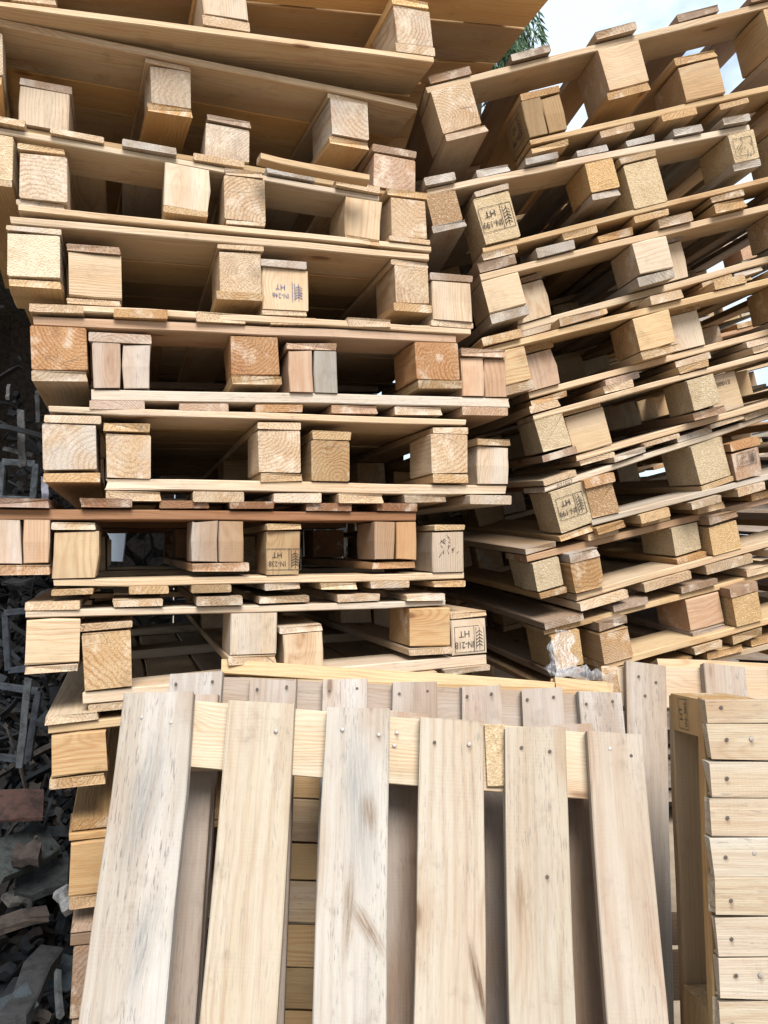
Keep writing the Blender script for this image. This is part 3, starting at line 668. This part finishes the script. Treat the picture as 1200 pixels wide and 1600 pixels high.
hboard(f1, PF, 268, 925, 1143, 1196, 104, .02, 'stringer_board', (.62, .58, .50, 1), M_WOOD, inset=tk + .001, nails=[(620, 1145, 'n'), (616, 1165, 'n')])
hboard(f1, PF, 190, 1000, 1850, 1880, 110, .02, 'stringer_board', vary(PALE), M_WOOD, inset=tk + .001)
hboard(f1, PF, 140, 1050, 2350, 2380, 120, .02, 'stringer_board', vary(PALE), M_WOOD, inset=tk + .001)
for (x0, x1, dy) in ((250, 340, 0), (590, 672, 24), (838, 925, 46)):
    for yy in (1100, 1810, 2300):
        blk(f1, PF, x0, x1, yy + dy, yy + dy + 100, .078, vary(CHIP if x0 > 700 else PALE), M_CHIP if x0 > 700 else M_WOOD, tk + .023, 'x')
    hb = ((x0, 1085 + dy), (x1, 1085 + dy), (x0 - (600 - x0) * .14, 1600), (x1 - (600 - x1) * .14, 1600))
    board_on(f1, PF, *hb, 1.14, .019, 'skid_board', vary(BRN), M_WOOD, inset=tk + .103)
# the chipboard filler visible between boards four and five
blk(f1, PF, 757, 790, 1132, 1230, .012, (.50, .41, .29, 1), M_CHIP, tk - .006, 'x')

S_BARK = stain_mat('bark_streak', (.10, .045, .02), 90, 12, 1, 1.0); S_KNOT = stain_mat('resin_knot', (.20, .125, .07), 60, 25, 4, .8); S_BLUE = stain_mat('blue_stain', (.20, .21, .215), 60, 8, 7, .5)
S_PINK = stain_mat('reddish_edge_stain', (.36, .19, .13), 120, 9, 9, .45)
def stain(board, plane, cx, cy, w, h, rot, mat):
    p0, n, up = plane; c = hit(cx, cy, p0, n); k = zof(c) / F
    me = bpy.data.meshes.new('stain'); W_, H_ = w * k / 2, h * k / 2
    me.from_pydata([(-W_, -H_, 0), (W_, -H_, 0), (W_, H_, 0), (-W_, H_, 0)], [], [(0, 1, 2, 3)]); me.materials.append(mat)
    m = Matrix((RT, up, n)).transposed().to_4x4(); m.translation = c + n * .0016; m = m @ Matrix.Rotation(RAD(rot), 4, 'Z')
    return link('stain', me, board, None, (board.parent.matrix_world @ board.matrix_local).inverted() @ m)
bpy.context.view_layer.update()
fb = [c for c in f1.children if c.name.startswith('deck_board')]; fb.sort(key=lambda o: (f1.matrix_world @ o.matrix_local).translation.x)
stain(fb[3], PF, 746, 1530, 24, 170, 9, S_BARK); stain(fb[2], PF, 577, 1272, 40, 90, 5, S_KNOT); stain(fb[2], PF, 574, 1450, 40, 130, 32, S_KNOT)
stain(fb[2], PF, 560, 1250, 84, 420, 3, S_BLUE); stain(fb[0], PF, 225, 1250, 80, 330, -8, S_BLUE); stain(fb[0], PF, 222, 1480, 60, 260, -8, S_BLUE)
stain(fb[5], PF, 1030, 1520, 14, 170, 5, S_PINK); stain(fb[4], PF, 812, 1400, 20, 140, -3, S_KNOT); stain(fb[2], PF, 545, 1420, 26, 200, -4, S_KNOT)

# second pallet, behind: seven grey weathered boards
PG = plane_at(.155)
f2 = foot(600, PG); tag(f2, 'weathered grey brown pallet standing just behind the nearest one, its seven board tops poking up', 'pallet', GS)
for i, (x0, x1, y) in enumerate(((263, 347, 1049), (390, 463, 1057), (503, 573, 1060), (612, 683, 1064), (718, 783, 1068), (812, 880, 1073), (904, 972, 1080))):
    k = 1.14; q = lambda x: 610 + (x - 610) * k
    board_on(f2, PG, (x0, y), (x1, y + 2), (q(x0), 1600), (q(x1), 1600), 1.12, .019, 'deck_board', vary((.40, .335, .295, .55), .12), M_PLANED,
             nails=[(x0 + 12, y + 20, 'h'), (x1 - 15, y + 16, 'h')])
hboard(f2, PG, 275, 972, 1084, 1118, 62, .02, 'stringer_board', (.36, .29, .24, .7), M_WOOD, inset=.02)
hboard(f2, PG, 230, 1000, 1700, 1720, 66, .02, 'stringer_board', (.36, .27, .2, .8), M_WOOD, inset=.02)
for x0 in (300, 610, 900):
    blk(f2, PG, x0, x0 + 70, 1060 + (x0 - 300) * .05, 1135 + (x0 - 300) * .05, .075, vary(HONEY), M_WOOD, .042, 'x')

# third: horizontal boards seen through the gaps
PH = plane_at(.262)
f3 = foot(600, PH); tag(f3, 'pallet with horizontal planks seen only through the gaps of the two front pallets', 'pallet', GS)
yy = 1066
for i in range(12):
    hh = 62 + rnd.uniform(-6, 6)
    hboard(f3, PH, 372, 940, yy + hh / 2 - 10, yy + hh / 2 + 10, hh - 1.5, .018, 'deck_board', vary((.50, .39, .24, 1), .1), M_WOOD); yy += hh + 1.5
hboard(f3, PH, 346, 868, 1040, 1076, 22, .09, 'edge_board', (.66, .52, .34, 1), M_WOOD, inset=.002)
hboard(f3, PH, 868, 960, 1070, 1079, 24, .05, 'edge_board', (.62, .49, .32, 1), M_WOOD, inset=.004)
for x0 in (385, 860):
    board_on(f3, PH, (x0, 1062), (x0 + 66, 1062), (x0 - 10, 1600), (x0 + 66, 1600), 1.0, .02, 'stringer_board', vary(HONEY), M_WOOD, inset=.02)

# right: pallet with vertical grey boards
PR = plane_at(.26)
f4 = foot(1100, PR); tag(f4, 'grey weathered pallet with vertical boards at right, behind the yellow planked one', 'pallet', GS)
board_on(f4, PR, (978, 1036), (1040, 1036), (992, 1600), (1052, 1600), 1.1, .02, 'deck_board', (.36, .30, .25, .45), M_PLANED, nails=[(998, 1057, 'h'), (1025, 1066, 'h'), (1008, 1087, 'h')])
board_on(f4, PR, (1100, 1038), (1164, 1040), (1150, 1600), (1215, 1600), 1.1, .02, 'deck_board', (.42, .36, .31, .4), M_PLANED)
board_on(f4, PR, (1210, 1040), (1275, 1040), (1290, 1600), (1350, 1600), 1.1, .02, 'deck_board', (.42, .36, .31, .5), M_PLANED)
hboard(f4, PR, 965, 1290, 1075, 1072, 62, .02, 'stringer_board', (.58, .48, .36, .8), M_WOOD, inset=.021)
hboard(f4, PR, 985, 1330, 1524, 1524, 76, .02, 'stringer_board', (.46, .36, .26, .9), M_WOOD, inset=.021)
hboard(f4, PR, 985, 1330, 1452, 1452, 50, .02, 'stringer_board', (.30, .22, .16, .9), M_WOOD, inset=.045)
blk(f4, PR, 938, 978, 1040, 1090, .09, (.5, .38, .24, 1), M_WOOD, .022, 'n')
hboard(f4, PR, 1028, 1290, 1037, 1048, 16, .1, 'edge_board', (.62, .52, .38, .9), M_WOOD, inset=.045)

# far right: yellow pallet with horizontal planks
PY = plane_at(0.0, ((1110, 1.02), (1600, .955)))
f5 = foot(1250, PY); tag(f5, 'yellow pallet at the right edge with stacked horizontal planks and a block stamped HT', 'pallet', GS)
ys = [1093, 1131, 1190, 1247, 1308, 1370, 1432, 1495, 1564, 1634, 1704, 1775, 1850, 1925]
for i in range(len(ys) - 1):
    y0, y1 = ys[i], ys[i + 1]; xl = 1104 + (y0 - 1093) * .045 + rnd.uniform(-2, 2)
    nl = [(xl + 24 + rnd.uniform(-4, 6), (y0 + y1) / 2 + rnd.uniform(-8, 8), 'h')]
    if i % 3 == 1: nl.append((xl + 66, (y0 + y1) / 2 - 6, 'n'))
    hboard(f5, PY, xl, xl + 640, (y0 + y1) / 2, (y0 + y1) / 2 - 1, y1 - y0 - 1.6, .02, 'deck_board', vary((.52, .465, .375, .85), .06), M_PLANED, nails=nl)
board_on(f5, PY, (1094, 1089), (1180, 1090), (1117, 1600), (1210, 1600), 1.1, .021, 'stringer_board', (.50, .35, .18, 1), M_WOOD, inset=.0215)
b5 = []
for (y0, y1) in ((1090, 1152), (1590, 1660)):
    b5.append(blk(f5, PY, 1090 + (y0 - 1090) * .045, 1180, y0, y1, .105, (.56, .42, .24, 1), M_WOOD, .0435, 'y'))
board_on(f5, PY, (1050, 1085), (1125, 1085), (1070, 1600), (1150, 1600), 1.1, .018, 'skid_board', (.46, .34, .21, .9), M_WOOD, inset=.15)
ink = Ink(); ink.rect(.042, .034, .0011); ink.text('HT', .015, 0, .008); ink.text('IN-305', .0125, 0, -.009)
o = b5[0]; bbx = [Vector(c) for c in o.bound_box]
# block axes: X down, Y across, Z out: the left side face is -Y
cx = (bbx[0].x + bbx[6].x) / 2; cz = (bbx[0].z + bbx[6].z) / 2; ymin = min(c.y for c in bbx)
sm = Matrix(((-1, 0, 0), (0, 0, -1), (0, -1, 0))).to_4x4(); sm.translation = Vector((cx, ymin - .0008, cz))
ink_obj(o, ink, sm, M_INK)

# ------------------------------------------------------------------ loose things
ls = empty('loose_lath', Matrix.Translation(at(490, 262, 1.5)))
bpy.data.objects.remove(ls)
def loose(name, p, q, w, t, color, label, cat, mat=None, upv=Vector((0, 0, 1)), group=None):
    ax = (q - p).normalized(); side = upv.cross(ax).normalized(); nn = ax.cross(side)
    me = lumber_mesh((q - p).length, w, t, 5, wob=.0015); me.materials.append(mat or M_WOOD)
    m = Matrix((ax, side, nn)).transposed().to_4x4(); m.translation = (p + q) / 2
    o = bpy.data.objects.new(name, me); COL.objects.link(o); o.matrix_world = m; o.color = color
    return tag(o, label, cat, group)
zl = lambda x: 1.53 / (1 + (600 - x) / F * .333)
loose('loose_lath', at(404, 250, zl(404) - .01), at(575, 283, zl(575) - .01), .028, .013, (.60, .47, .32, 1),
      'thin loose lath lying across the deck boards under the hanging whitish block', 'lath')

# plastic film
def film(pts, w, name):
    bm = bmesh.new(); rows = []; N = 22
    for i, p in enumerate(pts):
        row = []
        for j in range(N + 1):
            f = j / N - .5; ww = w[i] * (1 + .12 * math.sin(i * 2.1))
            fold = .006 * math.sin(j * 1.9 + i * .22) + .003 * math.sin(j * 4.1 - i * .5)
            row.append(bm.verts.new(p + RT * (f * ww + .0015 * math.sin(i * 1.3 + j)) + Vector((0, abs(f) * .02 + fold, rnd.uniform(-.0008, .0008)))))
        rows.append(row)
    for a, b in zip(rows, rows[1:]):
        for j in range(N): bm.faces.new((a[j], a[j + 1], b[j + 1], b[j]))
    me = bpy.data.meshes.new(name); bm.to_mesh(me); bm.free(); return me
zz = 1.62
pts = [at(880 + 5 * math.sin(i), 985 + i * 6.0, zz - .004 * i) for i in range(13)]
me = film(pts, [.03, .035, .05, .05, .045, .055, .05, .055, .06, .05, .06, .055, .04], 'film'); 
for p in me.polygons: p.use_smooth = True
fo = link('plastic_film', me, mat=M_PLASTIC); tag(fo, 'torn strip of clear plastic film hanging over a block of the right stack', 'plastic film')
pts = [at(868 + i * 8, 1053 - 4 * math.sin(i * .5) + (i > 8) * (i - 8) * 3.5, zz - .07 - .012 * i) for i in range(12)]
bm = bmesh.new(); rows = []
for i, p in enumerate(pts):
    r = (.006 + .009 * abs(math.sin(i * 1.3))) * (1 + .7 * (i > 9))
    rows.append([bm.verts.new(p + Vector((0, math.cos(a * .785), math.sin(a * .785))) * r * rnd.uniform(.6, 1.3)) for a in range(8)])
for a, b in zip(rows, rows[1:]):
    for j in range(8): bm.faces.new((a[j], a[(j + 1) % 8], b[(j + 1) % 8], b[j]))
me = bpy.data.meshes.new('film'); bm.to_mesh(me); bm.free()
for p in me.polygons: p.use_smooth = True
me.materials.append(M_PLASTIC); tw = link('twisted_tail', me); tw.parent = fo

# ------------------------------------------------------------------ BACKGROUND: shed, scrap heap, tree, sheets
def boxm(name, size, mat, seg=None):
    return lumber_mesh(*size, 2, ch=.004, wob=.003)
# dark shed behind on the left
shed = empty('shed', Matrix.Translation((-2.6, 5.2, 0))); tag(shed, 'dark open shed behind the left stack', 'shed')
def part(root, name, size, loc, color, mat=None, rot=(0, 0, 0), axis=None):
    me = lumber_mesh(*size, 2, ch=.004, wob=.003); me.materials.append(mat or M_SCRAP)
    from mathutils import Euler
    m = Matrix.Translation(loc) @ Euler(rot).to_matrix().to_4x4(); return link(name, me, root, None, root.matrix_world.inverted() @ m, color)
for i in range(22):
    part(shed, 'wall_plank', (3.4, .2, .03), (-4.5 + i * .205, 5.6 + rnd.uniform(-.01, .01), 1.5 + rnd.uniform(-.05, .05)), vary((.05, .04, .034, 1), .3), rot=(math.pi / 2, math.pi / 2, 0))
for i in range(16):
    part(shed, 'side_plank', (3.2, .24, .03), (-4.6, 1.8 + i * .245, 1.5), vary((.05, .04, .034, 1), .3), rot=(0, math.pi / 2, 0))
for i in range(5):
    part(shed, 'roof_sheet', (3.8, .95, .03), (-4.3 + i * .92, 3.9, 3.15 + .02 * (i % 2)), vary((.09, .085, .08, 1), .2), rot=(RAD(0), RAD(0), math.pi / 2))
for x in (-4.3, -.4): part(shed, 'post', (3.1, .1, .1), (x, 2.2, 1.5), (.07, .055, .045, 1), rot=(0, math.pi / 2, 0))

# scrap heap on the left
def scrap(name, loc, size, rot, color, label, cat, group=None, mat=None):
    from mathutils import Euler
    me = lumber_mesh(*size, 3, ch=.004, wob=min(size) * .25); me.materials.append(mat or M_SCRAP)
    o = bpy.data.objects.new(name, me); COL.objects.link(o); o.matrix_world = Matrix.Translation(loc) @ Euler(rot).to_matrix().to_4x4(); o.color = color if mat else [v * .6 for v in color[:3]] + [1]  # piece colours dimmed further as painted shade
    if label: tag(o, label, cat, group)
    return o
# mass of broken bits: one heap of joined pieces, near-black colours stand for shade
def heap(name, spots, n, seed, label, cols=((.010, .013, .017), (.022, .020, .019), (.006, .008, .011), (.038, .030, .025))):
    r = random.Random(seed); mats = []
    for i, c in enumerate(cols): mats.append(plain('%s_%s' % (name, 'abcd'[i]), c, .95, spot=.8, scale=45, bump=.8))
    bm = bmesh.new()
    for i in range(n):
        (x0, y0, z0, sx, sy, sz) = r.choice(spots)
        c = Vector((r.gauss(x0, sx), r.gauss(y0, sy), abs(r.gauss(z0, sz))))
        L = r.choice((.015, .02, .025, .03, .05, .08, .14, .25)) * r.uniform(.6, 1.4); W = min(r.choice((.006, .012, .03, .05)) * r.uniform(.7, 1.3), L); T = r.uniform(.004, .025)
        from mathutils import Euler
        m = Matrix.Translation(c) @ Euler((r.uniform(-1.2, 1.2), r.uniform(-.9, .9), r.uniform(0, 6.28))).to_matrix().to_4x4()
        vs = []
        bend = r.uniform(-.25, .25) * L
        for k in range(4):
            f = k / 3 - .5
            for (a, b) in ((-1, -1), (1, -1), (1, 1), (-1, 1)):
                vs.append(bm.verts.new(m @ Vector((f * L, a * W / 2 * r.uniform(.6, 1.1), b * T / 2 + bend * (1 - 4 * f * f)))))
        mi = r.randrange(len(cols)); fs = [bm.faces.new(vs[0:4]), bm.faces.new(vs[15:11:-1])]
        for k in range(3):
            for a in range(4): b = (a + 1) % 4; fs.append(bm.faces.new((vs[k * 4 + a], vs[k * 4 + 4 + a], vs[k * 4 + 4 + b], vs[k * 4 + b])))
        for f in fs: f.material_index = mi
    me = bpy.data.meshes.new(name); bm.to_mesh(me); bm.free()
    for m_ in mats: me.materials.append(m_)
    o = bpy.data.objects.new(name, me); COL.objects.link(o); return tag(o, label, 'scrap heap', kind='stuff')
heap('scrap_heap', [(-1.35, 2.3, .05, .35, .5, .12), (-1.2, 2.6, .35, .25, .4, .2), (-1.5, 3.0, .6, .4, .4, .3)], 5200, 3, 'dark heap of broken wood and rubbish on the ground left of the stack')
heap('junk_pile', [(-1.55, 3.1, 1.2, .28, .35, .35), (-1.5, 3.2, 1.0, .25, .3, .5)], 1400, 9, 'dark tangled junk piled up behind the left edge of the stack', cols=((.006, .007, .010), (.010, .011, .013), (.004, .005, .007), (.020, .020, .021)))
# pieces one can tell apart
scrap('red_board', at(18, 1258, 1.9), (.15, .10, .012), (RAD(28), RAD(6), RAD(24)), (.085, .038, .028, 1), 'rusty red board lying on top of the scrap heap', 'board')
for (px, py, z, L, W, T, rx, rz, c, lb) in [
    (30, 1330, 1.9, .16, .11, .03, 30, 60, (.055, .065, .062, 1), 'grey slab below the rusty red board in the scrap heap'),
    (66, 1375, 1.95, .12, .10, .03, 20, 20, (.045, .05, .052, 1), 'dark grey slab at the right of the scrap heap under the red board'),
    (14, 1440, 1.8, .17, .05, .02, 10, 35, (.07, .05, .04, 1), 'brown splintered plank near the left edge of the scrap heap'),
    (52, 1540, 1.7, .30, .06, .04, 10, 100, (.035, .035, .038, 1), 'thick dark plank pointing up in the lower part of the scrap heap'),
    (92, 1550, 1.6, .18, .012, .012, 30, 115, (.10, .11, .11, 1), 'thin pale stick at the bottom right of the scrap heap'),
    (98, 1520, 1.9, .10, .08, .02, 40, 10, (.03, .045, .055, 1), 'blue grey slab beside the thin pale stick'),
    (15, 1580, 1.6, .10, .06, .02, 40, 60, (.04, .055, .065, 1), 'blue grey fragment in the bottom left corner'),
    (28, 1400, 1.9, .07, .04, .02, 30, 60, (.16, .15, .13, 1), 'small pale wood chip in the middle of the scrap heap'),
    (44, 1335, 1.85, .06, .05, .03, 30, 10, (.07, .05, .04, 1), 'small brown block next to the grey slab'),
    ]:
    scrap('scrap_piece', at(px, py, z), (L, W, T), (RAD(rx), 0, RAD(rz)), c, lb, 'scrap', 'loose pieces on the scrap heap')
# white stick and stone by the stack foot
scrap('white_lump', at(104, 1408, 1.55), (.05, .03, .03), (0, RAD(60), .3), (.3, .3, .3, 1), 'small white lump by the brown block at the stack edge', 'lump')
# upright frames and strips in the dark at left
def wire_frame(px, py, z, w, h, color, label):
    root = empty('metal_frame', Matrix.Translation(at(px, py, z))); tag(root, label, 'frame', 'old frames in the dark at left')
    rt = RAD(rnd.uniform(-8, 8)); R_ = Matrix.Rotation(rt, 4, 'Y')
    for (dx, dz, L, r90) in ((0, h / 2, w, 0), (0, -h / 2, w, 0), (-w / 2, 0, h, 1), (w / 2, 0, h, 1)):
        me = lumber_mesh(L, .014, .02, 2); me.materials.append(M_SCRAP)
        link('rail', me, root, None, R_ @ Matrix.Translation((dx, 0, dz)) @ Matrix.Rotation(math.pi / 2 * r90, 4, 'Y'), color)
wire_frame(28, 752, 2.3, .10, .11, (.07, .08, .09, 1), 'small grey metal frame hanging in the dark left of the stack')
wire_frame(20, 1130, 2.2, .12, .2, (.035, .04, .05, 1), 'lower dark grey frame left of the stack beside the honey coloured pallet')
wire_frame(38, 1000, 2.4, .11, .18, (.03, .035, .045, 1), 'dark grey frame between the other two at the left edge')
for (a, b, w, c, lb) in [((58, 610), (60, 660), .012, (.10, .10, .10, 1), 'pale thin strip hanging in the dark near the orange block'),
                         ((33, 640), (36, 730), .020, (.11, .11, .11, 1), 'long pale strip hanging left of the stack'),
                         ((14, 600), (12, 625), .010, (.12, .12, .12, 1), 'short pale strip at the far left'),
                         ((5, 700), (52, 712), .012, (.09, .09, .09, 1), 'thin pale bar above the small metal frame'),
                         ((44, 1060), (30, 1200), .02, (.06, .065, .07, 1), 'leaning grey strip beside the lower dark frame'),
                         ((70, 745), (72, 790), .02, (.36, .36, .42, 1), 'bright bluish strip under the second ringed block')]:
    loose('hanging_strip', at(*a, 2.1), at(*b, 2.1), w, .006, c, lb, 'strip', M_SCRAP, Vector((0, 1, 0)), 'strips hanging in the dark at left')

# white sheets / far bright things seen through gaps
for i, (px, py, z, w, h, lb) in enumerate([(180, 838, 2.75, .075, .18, 'pale blue sheet seen through the gap under the reddish pallet'),
                           (535, 838, 2.95, .035, .16, 'whitish post seen through the gap beside the IN-238 block'),
                           (768, 835, 3.3, .07, .30, 'pale board glimpsed between the two stacks'),
                           (1025, 620, 4.2, .30, .12, 'pale blue corrugated sheet seen through the right stack')]):
    me = lumber_mesh(h, w, .01, 3); me.materials.append(M_SHEET)
    o = bpy.data.objects.new('pale_sheet', me); COL.objects.link(o)
    o.matrix_world = Matrix.Translation(at(px, py, z)) @ Matrix.Rotation(RAD(4), 4, 'Y') @ Matrix(((0, 1, 0), (0, 0, 1), (1, 0, 0))).to_4x4()
    tag(o, lb, 'sheet', 'pale sheets behind the stacks')

for i, (px, lb) in enumerate(((335, 'timber post in the dark behind the middle of the left stack'), (610, 'timber post in the dark behind the right side of the left stack'))):
    p = at(px, 860, 3.0); hh = at(px, 600, 3.0).z
    scrap('timber_post', Vector((p.x, p.y, hh / 2)), (hh, .09, .09), (0, math.pi / 2, 0), (.16, .12, .085, 1), lb, 'post', None, M_WOOD)
# back stacks: dark piles of planks behind, closing the view under eye level
def plank_pile(x0, x1, y, z0, z1, label, seed):
    r = random.Random(seed); root = empty('plank_pile', Matrix.Translation(((x0 + x1) / 2, y, 0))); tag(root, label, 'plank pile', 'plank piles behind the stacks')
    z = z0
    while z < z1:
        L = (x1 - x0) * r.uniform(.75, 1.0); t = r.uniform(.03, .10)
        me = lumber_mesh(L, r.uniform(.2, .5), t * .8, 3, wob=.006); me.materials.append(M_WOOD)
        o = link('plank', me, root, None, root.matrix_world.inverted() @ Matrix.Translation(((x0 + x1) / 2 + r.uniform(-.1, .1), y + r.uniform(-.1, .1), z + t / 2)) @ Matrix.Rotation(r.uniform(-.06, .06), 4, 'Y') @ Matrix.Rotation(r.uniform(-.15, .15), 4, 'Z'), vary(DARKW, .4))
        z += t
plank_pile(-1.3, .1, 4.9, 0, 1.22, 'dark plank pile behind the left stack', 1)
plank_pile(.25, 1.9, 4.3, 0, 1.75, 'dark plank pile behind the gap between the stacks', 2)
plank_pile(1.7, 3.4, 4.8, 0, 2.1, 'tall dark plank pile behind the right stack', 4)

# tree: trunk, limbs, hanging narrow leaves
tree = empty('eucalyptus_tree', Matrix.Translation((1.5, 8.2, 0))); tag(tree, 'eucalyptus tree with narrow hanging leaves behind the top of the two stacks', 'tree')
def tube(name, pts, rad, parent, mat):
    bm = bmesh.new(); rows = []
    for i, p in enumerate(pts):
        ax = (pts[min(i + 1, len(pts) - 1)] - pts[max(i - 1, 0)]).normalized(); a = ax.orthogonal().normalized(); b = ax.cross(a)
        rows.append([bm.verts.new(p + (a * math.cos(t * math.pi / 4) + b * math.sin(t * math.pi / 4)) * rad[i]) for t in range(8)])
    for r0, r1 in zip(rows, rows[1:]):
        for j in range(8): bm.faces.new((r0[j], r0[(j + 1) % 8], r1[(j + 1) % 8], r1[j]))
    me = bpy.data.meshes.new(name); bm.to_mesh(me); bm.free()
    for p in me.polygons: p.use_smooth = True
    return link(name, me, parent, mat, parent.matrix_world.inverted())
tube('trunk', [Vector((1.5, 8.2, -.05)), Vector((1.45, 8.2, 2)), Vector((1.2, 8.1, 4)), Vector((1.0, 8.0, 5.6)), Vector((.7, 8, 7.5))], [.2, .17, .13, .1, .04], tree, M_BARK)
limbs = []
for (a, b) in [((.95, 8, 5.6), (1.1, 7.6, 7.4)), ((1.1, 8.05, 4.8), (.2, 7.7, 6.4)), ((.9, 8, 6), (.7, 7.6, 7.6)), ((1.1, 8, 4.6), (.1, 7.8, 5.6))]:
    a, b = Vector(a), Vector(b); tube('limb', [a, (a + b) / 2 + Vector((0, 0, .15)), b], [.06, .04, .015], tree, M_BARK); limbs.append((a, b))
r = random.Random(5); bm = bmesh.new()
def leaf(p, d, L, W):
    s = d.cross(Vector((r.uniform(-1, 1), r.uniform(-1, 1), r.uniform(-.3, .3)))).normalized() * W
    q = [p, p + d * L * .35 + s, p + d * L, p + d * L * .35 - s]; v = [bm.verts.new(x) for x in q]; bm.faces.new(v)
def twig(p):
    q = p.copy(); d = Vector((r.uniform(-.5, .5), r.uniform(-.4, .4), -.6)).normalized()
    for i in range(r.randint(7, 12)):
        q = q + d * .05; d = (d + Vector((r.uniform(-.25, .25), r.uniform(-.25, .25), -.25))).normalized()
        for _ in range(2): leaf(q, (d + Vector((r.uniform(-.8, .8), r.uniform(-.8, .8), r.uniform(-.5, .3)))).normalized(), r.uniform(.08, .15), r.uniform(.007, .012))
for a, b in limbs:
    for _ in range(60):
        f = r.uniform(.3, 1.1); twig(a.lerp(b, f) + Vector((r.gauss(0, .25), r.gauss(0, .25), r.gauss(0.05, .2))))
for _ in range(150):                                # the drooping spray showing in the gap
    twig(at(r.gauss(790, 15), r.gauss(14, 30), 7.6 + r.uniform(-.4, .3)))
me = bpy.data.meshes.new('crown'); bm.to_mesh(me); bm.free(); link('crown', me, tree, M_LEAF, tree.matrix_world.inverted())
# bush seen low through the stacks
bush = empty('bush', Matrix.Translation((.35, 6, 0))); tag(bush, 'green bush far behind, seen through the gap right of the reddish pallet', 'bush')
bm = bmesh.new()
for _ in range(2500):
    p = Vector((r.gauss(.35, .45), r.gauss(6, .4), r.uniform(.1, 2.0))); leaf(p, Vector((r.uniform(-1, 1), r.uniform(-1, 1), r.uniform(-.6, 1))).normalized(), r.uniform(.06, .12), r.uniform(.012, .025))
me = bpy.data.meshes.new('foliage'); bm.to_mesh(me); bm.free(); M_BUSH = plain('bush_leaf', (.07, .14, .04), .6, spot=.5, scale=3, bump=0)
link('foliage', me, bush, M_BUSH, bush.matrix_world.inverted())
tube('stem', [Vector((.35, 6, -.05)), Vector((.3, 6, .8)), Vector((.4, 6, 1.6))], [.03, .02, .01], bush, M_BARK)
